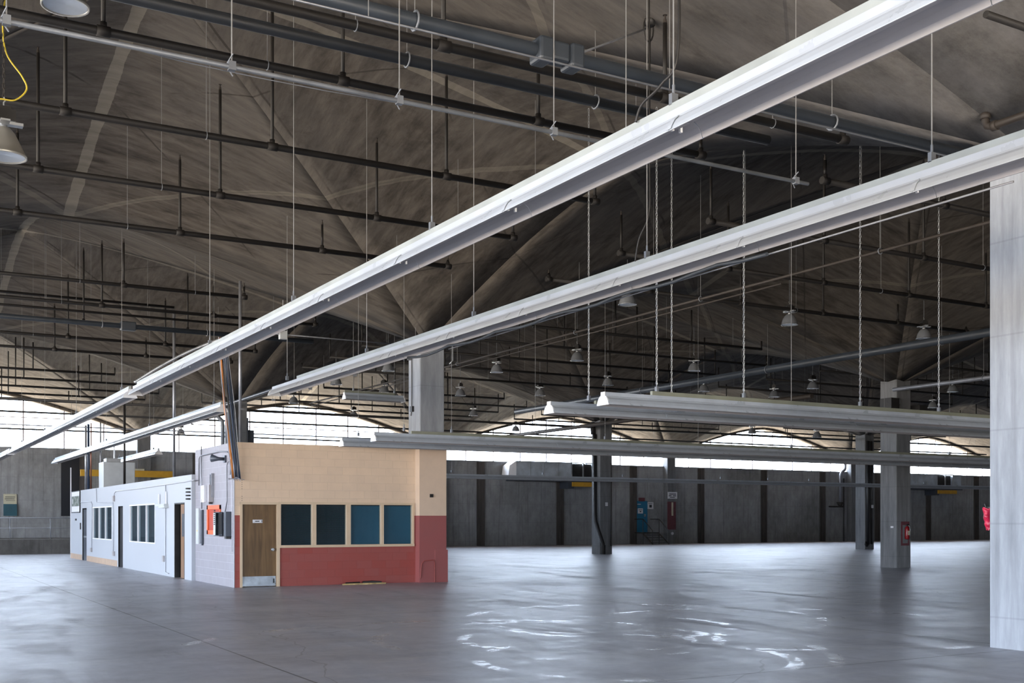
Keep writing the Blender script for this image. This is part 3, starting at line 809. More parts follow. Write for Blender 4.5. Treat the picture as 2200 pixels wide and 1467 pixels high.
def light_row(name, x, y, z, length, axis, label, mat, hangers, hang='rod', strut=(0, None), group=None, near_cap=True, far_cap=True, ribs=False):
    rt = empty(name, (x, y, z), label, 'light fixture', group)
    if axis == 0: rt.rotation_euler = (0, 0, -pi / 2)
    nsec = max(1, round(length / 2.44)); sl = length / nsec
    key = (round(sl, 3), mat, ribs)
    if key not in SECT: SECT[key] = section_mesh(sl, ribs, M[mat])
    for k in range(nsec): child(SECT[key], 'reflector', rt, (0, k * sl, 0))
    MB().box(-.052, .052, .01, length - .01, -.064, 0).build('channel', M[mat], rt); far_ = mat == 'fixture'
    s0, s1 = strut[0], length - .3 if strut[1] is None else strut[1]
    MB().box(-.03, .03, s0, s1, .001, .07).build('top_strut', M['strutpale' if far_ else 'olive'], rt)
    if near_cap: child(CAP, 'end_cap', rt, (0, -.02, 0))
    if far_cap: child(CAP, 'end_cap', rt, (0, length, 0))
    for k in range(nsec): child(SOCK, 'lamp_holder', rt, (0, k * sl + .12, 0))
    for h in hangers:
        u, kind = h if isinstance(h, tuple) else (h, hang)
        wx, wy_ = (x + u, y) if axis == 0 else (x, y + u)
        top = ceil_z(wx, wy_) - z - .02
        child(HANG, 'hanger_clip', rt, (0, u, .06))
        if kind == 'chain':
            child(chain_mesh(min(top, 6) - .16), 'chain', rt, (0, u, .18))
            if top > 6: MB().tube([(0, u, 6.1), (0, u, top)], .004, 5).build('hanger_rod', M['galv'], rt)
        else:
            MB().tube([(0, u, .12), (0, u, top)], .0065 if kind == 'rod' else .0045, 6).build('hanger_rod', M['rodm'], rt)
    return rt
R1, R2, RZ = 5.33, 8.17, 4.775
hy1 = [Yat(p, R1 - .0) for p in (928, 631, 451)] + [Yat(1447, R1), 3.2]
e1 = light_row('fluorescent_light_row', R1, 1.6, RZ, Yat(291, R1) - 1.6, 1, 'long white fluorescent light row crossing overhead, nearest the camera', 'fixture', [y - 1.6 for y in hy1], strut=(.2, None))
hy2 = [Yat(p, R2) for p in (2002, 1390, 1018, 788, 617)] + [3.4]
e2 = light_row('fluorescent_light_row', R2, 2.2, RZ, Yat(590, R2) - 2.2, 1, 'long white fluorescent light row meeting the nearest column, second from the camera', 'fixture', [y - 2.2 for y in hy2], strut=(.2, Yat(640, R2) - 2.2))
ya = Yat(283, R1) + .2
light_row('fluorescent_light_row', R1, ya, RZ, 53.4 - ya, 1, 'white fluorescent light row continuing beyond the nearest one, past the white partition', 'fixture', [1.0, 8, 15, 22], 'thin')
light_row('fluorescent_light_row', R1, 53.9, RZ, 7.3, 1, 'short end of the white light row at the far left above the dock wall', 'fixture', [1, 6], 'thin')
ya = Yat(477, R2)
light_row('fluorescent_light_row', R2, ya, RZ, 61.5 - ya, 1, 'white fluorescent light row hanging over the roofs of the white office row', 'fixture', [.8, 9, 17, 26], 'thin')
ya = Yat(341, 10.9)
light_row('fluorescent_light_row', 10.9, ya, 4.75, 61.2 - ya, 1, 'short white light row hanging above the yellow beam', 'fixture', [1, 9], 'thin')
def XA(px, Y): return Xat(px, Y) - 10.2
light_row('fluorescent_light_row', 10.2, 14.85, 3.72, 22, 0, 'grey cross light row on chains, nearest one, its white end cap in mid picture', 'fixture_grey', [(XA(1411, 14.85), 'chain'), (XA(1598, 14.85), 'chain'), (XA(1848, 14.85), 'chain'), (XA(2017, 14.85), 'chain')], strut=(.95, None), ribs=True)
light_row('fluorescent_light_row', 10.2, 16.5, 3.72, 22, 0, 'grey cross light row on chains, just behind and left of the nearest cross row', 'fixture_grey', [(XA(1265, 16.5), 'chain'), (XA(1443, 16.5), 'chain'), XA(1700, 16.5)], strut=(.95, None), ribs=True)
light_row('fluorescent_light_row', 10.2, 24.3, 3.72, 30, 0, 'grey cross light row passing in front of the office pier', 'fixture_grey', [XA(p, 24.3) for p in (868, 970, 1300, 1700, 2040)], 'thin', strut=(.95, None), ribs=True)
light_row('fluorescent_light_row', 10.2, 26.35, 3.72, 30, 0, 'grey cross light row starting over the cream wall, lowest beside the office pier', 'fixture_grey', [XA(p, 26.35) for p in (770, 1150, 1500, 1900)], 'thin', strut=(.95, None), ribs=True)
light_row('fluorescent_light_row', 12.2, 44.2, 3.72, 56, 0, 'thin distant cross light row seen edge-on before the far wall', 'fixture_grey', [Xat(p, 44.2) - 12.2 for p in (970, 1166, 1338, 1548, 1650, 1738, 1985)], 'thin', strut=(.2, .4))

# cords feeding the two long rows
def smooth(pts, n=7):
    out = []
    for i in range(len(pts) - 1):
        a, b, c, d = pts[max(0, i - 1)], pts[i], pts[i + 1], pts[min(len(pts) - 1, i + 2)]
        for k in range(n):
            t = k / n
            out.append(tuple(.5 * (2 * b[q] + (c[q] - a[q]) * t + (2 * a[q] - 5 * b[q] + 4 * c[q] - d[q]) * t * t + (3 * b[q] - a[q] - 3 * c[q] + d[q]) * t ** 3) for q in range(3)))
    return out + [pts[-1]]
def cord(label, pts, r, mat, cat='cord', name='power_cord'):
    if len(pts) > 4 and name == 'power_cord': pts = smooth(pts)
    o0 = pts[0]; o = MB().tube([tuple(p[i] - o0[i] for i in range(3)) for p in pts], r, 8).build(name, M[mat], None, True); o.location = o0
    return tag(o, label, cat)
yr = Yat(1447, R1)
cord('thick black cord beside the hanger of the nearest light row', [(R1 + .04, yr + .0, ceil_z(R1, yr)), (R1 + .05, yr, 6.2), (R1 + .04, yr, 5.25), (R1, yr + .15, 5.05), (R1 - .04, yr + .35, 4.95), (R1 - .05, yr + .42, 4.83)], .011, 'dark')
yr = Yat(1390, R2)
cord('black cord beside the hanger of the second light row', [(R2 + .03, yr, ceil_z(R2, yr)), (R2 + .04, yr, 6), (R2 + .03, yr, 5.4), (R2 - .03, yr + .12, 5.1), (R2 - .03, yr + .2, 4.84)], .010, 'dark')
k0, k1 = Yat(962, R2 + .2), Yat(2130, R2 + .2)
lrc = cord('long thin grey conduit hung under the second light row', [(R2 + .22, k0, 4.53), (R2 + .22, k1 - .2, 4.53)], .010, 'conduit', 'conduit', 'light_row_conduit')
for q in range(7): MB().box(-.075, .005, 1.5 + q * 2.6, 1.512 + q * 2.6, -.005, .04).build('tie_clip', M['galv_dull'], lrc)
cord('blue-grey hose slung beneath the second light row', [(R2 + .12, y, 4.56 - .06 * abs(sin(y * 1.9))) for y in [9 + q * .4 for q in range(24)]], .022, 'bluepipe', 'hose', 'slung_hose')

# ================================================================== CEILING PIPES
bays_named = {(-1, 0): 'in the brown-lit bay overhead', (-1, 1): 'in the bay above the white office row', (-1, 2): 'in the farthest left bay by the windows',
              (0, 0): 'in the dark bay beside the nearest column', (0, 1): 'in the dark bay behind the office pier', (0, 2): 'in the window-side bay right of the office',
              (1, 0): 'in the dark bay behind the nearest column', (1, 1): 'in the dark bay above the extinguisher column', (1, 2): 'in the window-side bay over the blue door',
              (2, 2): 'in the window-side bay at the far right', (2, 1): 'in the dark bay at the far right'}
rows_named = ['nearest of five', 'second of five', 'middle of five', 'fourth of five', 'farthest of five']
SPR = MB().tube([(0, 0, 0), (0, 0, 1)], .028, 8).mesh('sprig', M['blackpipe'], True)
TEE = MB().tube([(-.08, 0, 0), (.08, 0, 0)], .068, 10).tube([(0, 0, 0), (0, 0, .11)], .044, 10).mesh('tee_fitting', M['blackpipe'], True)
HEAD = MB().tube([(0, 0, -.02), (0, 0, .05)], .028, 8, radii=[.028, .02]).tube([(0, 0, .05), (0, 0, .09)], .014, 6).lathe([(0, .095), (.03, .095), (.03, .1), (0, .1)], 8).mesh('sprinkler_head', M['brownpipe'])
ROD = MB().tube([(0, 0, 0), (0, 0, 1)], .005, 5).mesh('hanger_rod', M['rodm'])
CLIP = MB().tube([(0, .05 * cos(a), .05 * sin(a) + 0) for a in [2 * pi * q / 10 for q in range(11)]], .006, 5, False).mesh('hanger_ring', M['galv_dull'])
PIPES = {}
def pipe_run(label, group, x0, x1, y, z, r, sprigs, heads, mat='blackpipe', rods=(), elbow=True):
    rt = empty('sprinkler_pipe', (x0, y, z), label, 'sprinkler pipe', group)
    key = (round(x1 - x0, 2), r, mat)
    if key not in PIPES: PIPES[key] = MB().tube([(0, 0, 0), (x1 - x0, 0, 0)], r, 10).mesh('branch_pipe', M[mat], True)
    child(PIPES[key], 'branch_pipe', rt)
    for x in sprigs:
        top = min(ceil_z(x, y) - .32, z + 2.6) - z
        if top < .15: top = .15
        child(SPR, 'sprig', rt, (x - x0, 0, 0), (1, 1, top))
        if heads:
            child(TEE, 'tee_fitting', rt, (x - x0, 0, 0)); child(HEAD, 'sprinkler_head', rt, (x - x0, 0, top))
    for x in rods:
        child(ROD, 'hanger_rod', rt, (x - x0, 0, r), (1, 1, max(.1, ceil_z(x, y) - z - r)))
        if heads: child(CLIP, 'hanger_ring', rt, (x - x0, 0, 0), (1, r / .045, r / .045))
    return rt
rnd = random.Random(3)
for (i, j), bn in bays_named.items():
    bx = CX0 + i * P
    for k in range(5):
        y = 11.25 + 3.08 * k + P * j + (.0 if k else 0)
        z = 6.97 if (j == 0 and i == -1 and k == 0) else 7.63
        if j == 0 and k == 0 and i != -1: continue
        sp_ = [bx + 9.2 + 3.1 * (q - 2.5) for q in range(6)]
        # keep the run where the shell is higher than the pipe
        sp_ = [x for x in sp_ if ceil_z(x, y) > z + .22]
        if len(sp_) < 2: continue
        a, b = sp_[0], sp_[-1]
        if b / y < .06 or a / y > 1.45: continue
        near = (i, j) in ((-1, 0), (0, 0), (-1, 1))
        rods = [a + .9, (a + b) / 2 + .5, b - 1.3]
        lab = 'black sprinkler pipe, %s %s' % (rows_named[k], bn)
        pipe_run(lab, 'black sprinkler pipes ' + bn, a, b, y, z, .055 if j == 0 else .048, sp_, near, rods=rods)

def straight(name, label, cat, p0, p1, r, mat, n=12, rods=(), ring=False, kids=()):
    rt = empty(name, p0, label, cat)
    d = tuple(p1[i] - p0[i] for i in range(3))
    MB().tube([(0, 0, 0), d], r, n).build('pipe_run', M[mat], rt, True)
    ln = sqrt(sum(c * c for c in d))
    for f in rods:
        q = [d[i] * f for i in range(3)]; h = ceil_z(p0[0] + q[0], p0[1] + q[1]) - p0[2] - q[2] - r
        if h > .05: child(ROD, 'hanger_rod', rt, (q[0], q[1], q[2] + r), (1, 1, h))
        if ring:
            rg = MB()
            ax = 0 if abs(d[0]) > abs(d[1]) else 1
            pts = [((0 if ax == 0 else (r + .02) * cos(a)), ((r + .02) * cos(a) if ax == 0 else 0), (r + .02) * sin(a)) for a in [2 * pi * t / 12 for t in range(13)]]
            o = rg.tube(pts, .012, 6, False).build('pipe_clamp', M['galv_dull'], rt, True); o.location = q
    return rt
BX = CX0 - P
# big blue-grey main with square coupling boxes
m1 = straight('water_main', 'thick blue-grey main pipe crossing the top of the picture, with a boxy coupling', 'pipe', (BX + .5, 9.95, 6.54), (12.85, 9.95, 6.54), .072, 'bluepipe', 16, (.18, .42, .53, .85), True)
xc = Xat(1197, 9.95) - (BX + .5)
cb = MB()
for c in (-.19, .19): cb.box(xc + c - .085, xc + c + .085, -.125, .125, -.125, .125)
cb.box(xc - .11, xc + .11, -.1, .1, -.085, .115)
cb.build('coupling_box', M['bluepipe'], m1, bevel=.03)
ci, cj = Xat(1225, 9.95), 9.95
straight('sprinkler_main', 'dark grey pipe running just left of the thick blue-grey main', 'pipe', (BX + 1.2, 12.9, 7.47), (CX0 - 1.2, 12.9, 7.47), .072, 'midgrey', 12, (.3, .62, .8), True)
straight('thin_rod_conduit', 'thin pale rod running beneath the thick blue-grey main', 'conduit', (BX + .5, 9.55, 6.27), (12.6, 9.55, 6.27), .011, 'conduit', 8, (.5, .7))
tb = straight('track_conduit', 'pale grey taped conduit sloping across the upper left, ending in mid air', 'conduit', (BX + .3, 9.4, 5.5), (Xat(1736, 9.4), 9.4, 5.5), .021, 'galv_dull', 10, ())
for px in (14, 498, 858, 1190, 1345, 1710):
    x = Xat(px, 9.4); h = ceil_z(x, 9.4) - 5.5
    MB().tube([(x - BX - .3, 0, .02), (x - BX - .3, 0, h)], .006, 6).build('hanger_rod', M['rodm'], tb)
    MB().box(x - BX - .33, x - BX - .27, -.026, .026, -.03, .045).tube([(x - BX - .3, -.04, .1), (x - BX - .34, .03, .02), (x - BX - .28, .04, -.06)], .006, 5).build('hanger_clip', M['galv_dull'], tb)
cord('thin slack wire below the taped conduit', [(Xat(40, 9.4), 9.4, 5.48)] + [(Xat(p, 9.5), 9.5, zat(q, Xat(p, 9.5), 9.5)) for p, q in ((90, 64), (250, 96), (400, 134), (560, 168), (700, 195))] + [(Xat(853, 9.4), 9.4, 5.48)], .004, 'conduit', 'wire', 'slack_wire')
# far-left blue-grey main
m2 = straight('water_main', 'blue-grey main pipe at the left, passing above the white office row', 'pipe', (BX + .5, 34.6, 7.44), (12.4, 34.6, 7.44), .075, 'bluepipe', 14, (.45, .62, .8), True)
x = Xat(275, 34.6) - (BX + .5); MB().box(x - .22, x + .22, -.13, .13, -.13, .13).build('coupling_box', M['bluepipe'], m2, bevel=.03)
straight('sprinkler_main', 'black feed pipe ending in an elbow above the grey drop pipe', 'pipe', (BX + 1, 36.15, 8.42), (8.35, 36.15, 8.42), .04, 'blackpipe', 10, (.6, .8))
straight('sprinkler_main', 'black pipe between two sprinkler rows over the white office row', 'pipe', (BX + 1, 34.0, 7.66), (9.9, 34.0, 7.66), .036, 'blackpipe', 10, (.6, .8))
# mains along the column line and across the dark bays
straight('sprinkler_main', 'dark main pipe running along the column line behind the office pier', 'pipe', (12.45, 21, 6.33), (12.45, 60, 6.33), .06, 'slate', 12, (.15, .4, .6, .8), True)
straight('sprinkler_main', 'thin grey pipe crossing the dark bay towards the nearest column', 'pipe', (16.0, 11.0, 6.58), (16.0, 45, 6.58), .03, 'brownpipe', 10, (.1, .25, .4, .6), True)
straight('sprinkler_main', 'thin twin pipe just below the grey pipe crossing the dark bay', 'pipe', (16.05, 17.0, 6.47), (16.05, 45, 6.47), .02, 'brownpipe', 10, ())
straight('roof_drain_main', 'wide blue-black drain pipe crossing the dark bay behind the high-bay lamps', 'pipe', (26.0, 17, 6.70), (26.0, 45, 6.70), .12, 'bluepipe', 14, (.15, .4, .65), True)
straight('roof_drain_main', 'pale grey drain pipe reaching the extinguisher column top', 'pipe', (31.0, 20, 6.23), (31.0, 27.3, 6.23), .07, 'conduit', 12, (.5,), True)
straight('roof_drain_main', 'grey drain pipe passing the top of the column with the bent drain', 'pipe', (29.8, 30, 6.2), (29.8, 62, 6.2), .09, 'brownpipe', 12, (.3, .6), True)
straight('sprinkler_main', 'black pipe along the tops of the far columns', 'pipe', (BX, 46.9, 6.35), (CX0 + 3 * P, 46.9, 6.35), .05, 'blackpipe', 10, (.1, .3, .5, .7, .9))
straight('sprinkler_main', 'black pipe hung across the far windows, upper one', 'pipe', (BX, 58.6, 6.9), (CX0 + 3.5 * P, 58.6, 6.9), .05, 'blackpipe', 10, (.15, .3, .45, .6, .75))
straight('sprinkler_main', 'black pipe hung across the far windows, lower one', 'pipe', (BX, 61.0, 6.25), (CX0 + 3.5 * P, 61.0, 6.25), .045, 'blackpipe', 10, (.15, .3, .45, .6, .75))
straight('sprinkler_main', 'grey conduit strung across the windows behind the office pier', 'pipe', (BX, 52.0, 5.75), (CX0 + 1.4 * P, 52.0, 5.75), .03, 'conduit', 10, (.3, .5, .7, .9))
# elbowed iron pipe by the nearest column
ex, ey, zt = on_ceiling(2117, 244)
zb = zt - .17
ep = empty('drain_elbow', (ex, ey, zb), 'dark iron elbow pipe leaving the ceiling beside the nearest column', 'pipe')
MB().tube([(0, 0, max(.15, zt - zb)), (0, 0, .1), (0, -.03, .03), (0, -.1, 0), (0, -3.2, 0)], .05, 12).build('elbow_pipe', M['brownpipe'], ep, True)
MB().tube([(0, 0, .12), (0, 0, .2)], .066, 12).tube([(0, -.1, 0), (0, -.17, 0)], .064, 12).build('collar', M['brownpipe'], ep, True)
straight('sprinkler_main', 'black pipe cutting the top right corner above the nearest light row', 'pipe', (Xat(2118, 7.0), 7.0, 6.48), (12.3, 7.0, 6.48), .035, 'blackpipe', 10, (.4,))
# conduit climbing to a ceiling junction
jx, jy, jz = on_ceiling(1396, 38)
jb = empty('ceiling_junction', (jx, jy, jz), 'small round ceiling junction with a coil of black cord', 'junction box')
MB().lathe([(0, -.08), (.07, -.08), (.07, 0)], 12).tube([(.1 * cos(a) * .8, .03, -.12 + .16 * sin(a)) for a in [t * .45 for t in range(15)]], .012, 6, False).build('box', M['dark'], jb, True)
cord('pale conduit slanting from the thick main up to the ceiling junction', [(Xat(1241, 10.0), 10.0, 6.63), (jx, jy, jz - .1)], .012, 'conduit', 'conduit', 'slanting_conduit')
cord('black cord falling from the ceiling junction to the second light row', [(jx, jy, jz - .1), (jx - .02, jy - .02, jz - 1), (jx, jy, 6.5)], .012, 'dark')

# ================================================================== HIGH-BAY LAMPS
DOME = MB().lathe([(.045, .30), (.07, .30), (.10, .285), (.15, .235), (.195, .15), (.222, .05), (.228, .02), (.24, .015), (.24, 0), (.226, 0), (.215, .05), (.188, .15), (.14, .23), (.09, .275), (.045, .28)], 28).mesh('dome', M['alu'], True)
DOME_B = MB().lathe([(.04, .34), (.07, .33), (.12, .27), (.19, .13), (.235, .03), (.245, .025), (.245, 0), (.23, 0), (.225, .03), (.18, .13), (.11, .265), (.04, .32)], 28).mesh('dome', M['alu_dull'], True)
LENS = MB().lathe([(0, .03), (.12, .022), (.222, .012)], 24).mesh('lens', M['lens'], True)
NECK = MB().tube([(0, 0, .28), (0, 0, .37)], .045, 12, radii=[.05, .035]).mesh('neck', M['galv'], True)
BRK = MB().box(-.2, .2, -.05, .05, .37, .40).box(-.05, .05, -.2, .2, .36, .38).mesh('bracket', M['galv'])
BAL = MB().box(-.12, .12, -.08, .08, .40, .53).box(-.07, .07, -.05, .05, .53, .57).mesh('ballast_housing', M['dark'])
HOOK = MB().tube([(0, 0, .56), (0, 0, .62), (.02, 0, .65), (0, 0, .68)], .008, 6).mesh('hook', M['galv'])
STEM = MB().tube([(0, 0, 0), (0, 0, 1)], .008, 6).mesh('stem', M['galv_dull'])
def lamp(x, y, z, label, group, s=1.0, dome=None, rot=0, stem=True):
    rt = empty('high_bay_lamp', (x, y, z), label, 'lamp', group); rt.scale = (s, s, s); rt.rotation_euler = (0, 0, rot)
    child(dome or DOME, 'dome', rt); child(LENS, 'lens', rt); child(NECK, 'neck', rt); child(BRK, 'bracket', rt)
    child(BAL, 'ballast_housing', rt); child(HOOK, 'hook', rt)
    top = (ceil_z(x, y) - z) / s - .66
    if stem and top > 0: child(STEM, 'stem', rt, (0, 0, .66), (1, 1, top))
    return rt
def L_at(px, py, z=7.2):
    d = (z - HC) * F / (HOR - py); t = (px - 1100) / F
    return d * S + t * d * K, d * K - t * d * S, z
GRP = 'silver high-bay lamps in the dark bays'
lam = [(1348, 655, 'silver high-bay lamp half hidden under the second light row'),
       (1696, 698, 'silver high-bay lamp with a splayed bracket, nearest in the dark bay'),
       (1985, 728, 'silver high-bay lamp closest to the nearest column, third in its row'),
       (1067, 800, 'silver high-bay lamp hanging right of the office pier column'),
       (1240, 775, 'silver high-bay lamp left of the first chain'),
       (1306, 828, 'silver high-bay lamp above the gap between the two cross-row end caps'),
       (1160, 850, 'silver high-bay lamp left of the rear cross-row end cap'),
       (1491, 797, 'dim high-bay lamp between the second and third chains'),
       (1512, 841, 'dim high-bay lamp just above the nearest cross row, left one'),
       (1663, 853, 'dim high-bay lamp just above the nearest cross row, middle one'),
       (1746, 835, 'dim high-bay lamp in front of the dark shell left of the extinguisher column'),
       (2004, 876, 'dim high-bay lamp resting visually on the cross row right of the extinguisher column'),
       (2047, 842, 'dim high-bay lamp deep in the bay beside the nearest column'),
       (989, 850, 'high-bay lamp with dark ballast right of the office pier, lower one'),
       (1017, 893, 'small distant high-bay lamp over the window behind the office pier'),
       (834, 797, 'high-bay lamp peeping under the second light row left of the office column'),
       (825, 844, 'high-bay lamp just left of the office pier column'),
       (631, 866, 'high-bay lamp hanging over the cream office wall')]
for px, py, lb in lam:
    x, y, z = L_at(px, py)
    z = min(z, ceil_z(x, y) - .75)
    lamp(x, y, z, lb, None, 1.0, rot=rnd.uniform(0, 3))
for px, py, d, lb in ((389, 933, 62, 'tiny far lamp against the left window over the white row'), (1108, 926, 66, 'tiny far lamp against the window left of the bent-drain column'),
                      (722, 826, 44, 'faint lamp above the cream wall, right of the short grey fixture'), (760, 896, 60, 'tiny far lamp in the window over the office roof'),
                      (1616, 931, 62, 'tiny far lamp against the window over the blue door, left one'), (1725, 915, 62, 'tiny far lamp against the window over the blue door, upper one'),
                      (1755, 940, 58, 'tiny far lamp against the window beside the far column')):
    x, y, z = at_depth(px, py, d); lamp(x, y, z, lb, None, 1.0)
x, y, z = at_depth(140, 15, 12.6)
lamp(x, y, z, 'large dome lamp cut off by the top edge of the picture', None, 1.06, DOME_B)
x, y, z = at_depth(8, 338, 13.4)
big = lamp(x, y, z, 'large aluminium dome lamp hanging on a rusty chain at the left edge', None, 1.06, DOME_B, stem=False)
ch = chain_mesh((min(ceil_z(x, y), z + 4) - z - .7) / 1.06, mat=M['brownpipe']); child(ch, 'chain', big, (0, 0, .66))
yc = [(x + .0, y, z + 2.6), (x + .02, y, z + 2.0), (x - .01, y, z + 1.6), (x + .03, y, z + 1.25), (x + .20, y - .02, z + 1.0), (x + .25, y - .02, z + .85), (x + .12, y - .02, z + .7), (x - .06, y, z + .68), (x - .1, y, z + .5)]
cord('yellow cord looping down the chain of the big dome lamp', yc, .010, 'yellowcord')

# short grey fixture seen behind the second row
light_row('fluorescent_light_row', Xat(740, 33.0), 33.0, zat(843, Xat(740, 33), 33.0), 2.0, 0, 'single short grey light fixture left of the office pier column', 'fixture_grey', [.3, 1.7], 'thin')

# grey box on conduit above the cream wall
gx = 30.8
jb = empty('conduit_box', (Xat(608, gx), gx, zat(720, Xat(608, gx), gx)), 'square blue-grey box on a horizontal conduit above the office', 'junction box')
MB().box(-.11, .11, -.08, .08, -.12, .12).build('housing', M['lightbox'], jb, bevel=.01)
MB().tube([(-.9, 0, .02), (3.6, 0, .02)], .02, 8).build('conduit', M['conduit'], jb, True)
MB().tube([(0, 0, .12), (0, 0, 1.0)], .008, 6).build('hanger_rod', M['galv'], jb)

# ================================================================== CABLE BUNDLE
top = (7.27, 26.7, zat(725, 7.27, 26.7)); bot = (GX + .02, FY - .12, zat(1028, GX - .1, FY - .12))
be = empty('cable_bundle', bot, 'bundle of orange, blue and grey cables slung down to the office corner', 'cable bundle')
cab = [('orangecable', -.07, .026), ('bluecable', -.01, .02), ('bluecable', .03, .018), ('greycable', .06, .014), ('bluecable', .09, .02), ('greycable', -.10, .012), ('dark', .0, .016), ('bluecable', .055, .016), ('galv', .12, .009)]
for q, (m, off, r) in enumerate(cab):
    pts = []
    for k in range(15):
        t = k / 14; w = .35 + .65 * sin(pi * (1 - t) * .5 + .2)
        bulge = off * (w + .5 * t)
        wob = .012 * sin(t * 9 + q * 2)
        pts.append((bot[0] * (1 - t) + top[0] * t + bulge + wob - bot[0] + .03 * t * t, (top[1] - bot[1]) * t + .04 * cos(q * 1.7) * (.4 + t), (top[2] - bot[2]) * t + .0))
    MB().tube(pts, r, 8).build('cable', M[m], be, True)
fr_ = MB()
for q in range(9):
    a = rnd.uniform(0, 6.28); l = rnd.uniform(.1, .26)
    fr_.tube([(0, 0, .06), (.05 * cos(a), .05 * sin(a) - .03, 0), (l * cos(a), l * .5 * sin(a) - .05, -.08 + .09 * rnd.random())], .007, 5)
fr_.build('loose_ends', M['greycable'], be)
# corrugated hose leaving the top of the bundle
hs = MB(); n = 110; p0 = (7.40, 26.7, top[2] + .02); p3 = (5.45, Yat(289, 5.45), 4.95)
pts = []; rad = []
for k in range(n + 1):
    t = k / n
    x = p0[0] + (p3[0] - p0[0]) * t; y = p0[1] + (p3[1] - p0[1]) * t
    z = p0[2] + (p3[2] - p0[2]) * t + .10 * sin(pi * t) + (.0 if t > .05 else -.0)
    pts.append((x - p0[0], y - p0[1], z - p0[2])); rad.append(.030 + (.008 if k % 2 else 0))
hh_ = hs.tube(pts, .03, 10, True, rad).build('corrugated_hose', M['galv'], None, True); hh_.location = p0
tag(hh_, 'ribbed grey hose curving from the cable bundle along the light row', 'hose')

# ================================================================== FAR WALL GEAR
def duct_unit(x0, x1, z0, z1, label, yel, hood):
    u = empty('wall_duct_unit', (x0, WY - .11, z0), label, 'duct unit')
    D = 1.0; w = x1 - x0; h = z1 - z0; a = w * .60; b = w * .86
    MB().box(0, a, -D, 0, 0, h).build('long_duct', M['duct'], u)
    sm = MB()
    for q in range(1, 4): sm.box(a * q / 4 - .015, a * q / 4 + .015, -D - .02, 0, 0, h + .01)
    sm.build('duct_seams', M['galv'], u)
    if hood:
        hm = MB(); b0 = len(hm.v)
        hm.v += [(0, -D, 0), (0, 0, 0), (0, 0, h), (0, -D, h), (-.55, -D + .1, .15), (-.55, 0, .15), (-.45, 0, h * .75), (-.45, -D + .1, h * .75)]
        hm.f += [(0, 1, 5, 4), (1, 2, 6, 5), (2, 3, 7, 6), (3, 0, 4, 7), (4, 5, 6, 7)]
        hm.build('intake_hood', M['cap'], u)
    fm = MB()
    for x in (a, (a + b) / 2, b - .08): fm.box(x, x + .08, -D, -D + .08, 0, h).box(x, x + .08, -.1, 0, 0, h)
    fm.box(a, b, -D, -D + .06, 0, .06).box(a, b, -D, -D + .06, h - .06, h); fm.build('fan_frame', M['galv'], u)
    MB().box(a + .1, b - .1, -D + .2, -.2, .1, h - .1).build('fan_housing', M['dark'], u)
    MB().box(b, w, -D + .1, 0, .05, h).build('end_duct', M['duct'], u)
    MB().box(-.2, w, -D - .05, 0, -.1, 0).box(a - .3, a + .2, -D - .05, 0, -.55, -.1).build('support_shelf', M['slate'], u)
    if yel: MB().box(a, b + .3, -D - .12, -D - .02, -.42, -.12).build('yellow_beam', M['yellow'], u)
    return u
duct_unit(36.5, 43.6, 4.35, 5.55, 'galvanised duct unit on the far wall, left of the column with the bent drain', True, True)
duct_unit(72.2, 80.0, 4.30, 5.5, 'galvanised duct unit on the far wall at the right, beyond the extinguisher column', True, False)
u = empty('wall_duct_unit', (9.5, 62.0, 4.0), 'yellow beam carrying equipment above the white office row', 'beam')
x1 = Xat(372, 62.0) - 9.5
MB().box(0, x1, -.15, .05, 0, .3).build('beam_web', M['yellow'], u)
MB().box(0, x1, -.22, .12, .27, .32).box(0, x1, -.22, .12, -.02, .02).build('beam_flange', M['yellow'], u)
MB().box(1.3, 1.9, -.2, .1, .32, .42).box(2.6, 3.2, -.2, .1, .32, .42).build('packing_block', M['cream'], u)
MB().box(.9, 1.0, -.1, .0, -3.26, 0).box(x1 - .2, x1 - .1, -.1, 0, -3.26, 0).build('beam_post', M['dark'], u)

# dock ledge with railing, cabinet, dark doorway at the far left
dk = MB().box(XMIN + .3, 12.0, 59.6, WY - .02, 0, .73).build('loading_dock', M['dockc']); tag(dk, 'raised dark concrete dock ledge along the far wall at left', 'dock')
rl = empty('dock_railing', (0, 59.75, .73), 'thin grey pipe railing on the dock ledge', 'railing')
MB().tube([(2, 0, 1.05), (11.6, 0, 1.05)], .022, 8).tube([(2, 0, .55), (11.6, 0, .55)], .018, 8).build('rail', M['conduit'], rl, True)
for q in range(6): MB().tube([(2.2 + q * 1.85, 0, 0), (2.2 + q * 1.85, 0, 1.05)], .02, 8).build('post', M['conduit'], rl, True)
xx = Xat(22, WY - .1)
cbn = empty('notice_cabinet', (xx, WY - .004, zat(1108, xx, WY)), 'teal cabinet with a cream notice on top, on the wall above the dock', 'cabinet')
MB().box(-.32, .32, -.15, 0, 0, .62).build('housing', M['tealbox'], cbn); MB().box(-.32, .32, -.06, 0, .62, 1.15).build('notice', M['cream'], cbn)
MB().box(-.24, .24, -.064, -.06, .98, 1.01).box(-.26, .22, -.064, -.06, .88, .91).box(-.2, .24, -.064, -.06, .79, .81).build('notice_text', M['ink'], cbn)
xa, xb = Xat(131, WY), Xat(160, WY)
dd_ = MB().box(xa, xb + .6, WY - .05, WY + .02, 1.9, 5.1).build('door_1', plain('dark_blue_roller_door', (.012, .014, .02), .5)); tag(dd_, kind='structure')

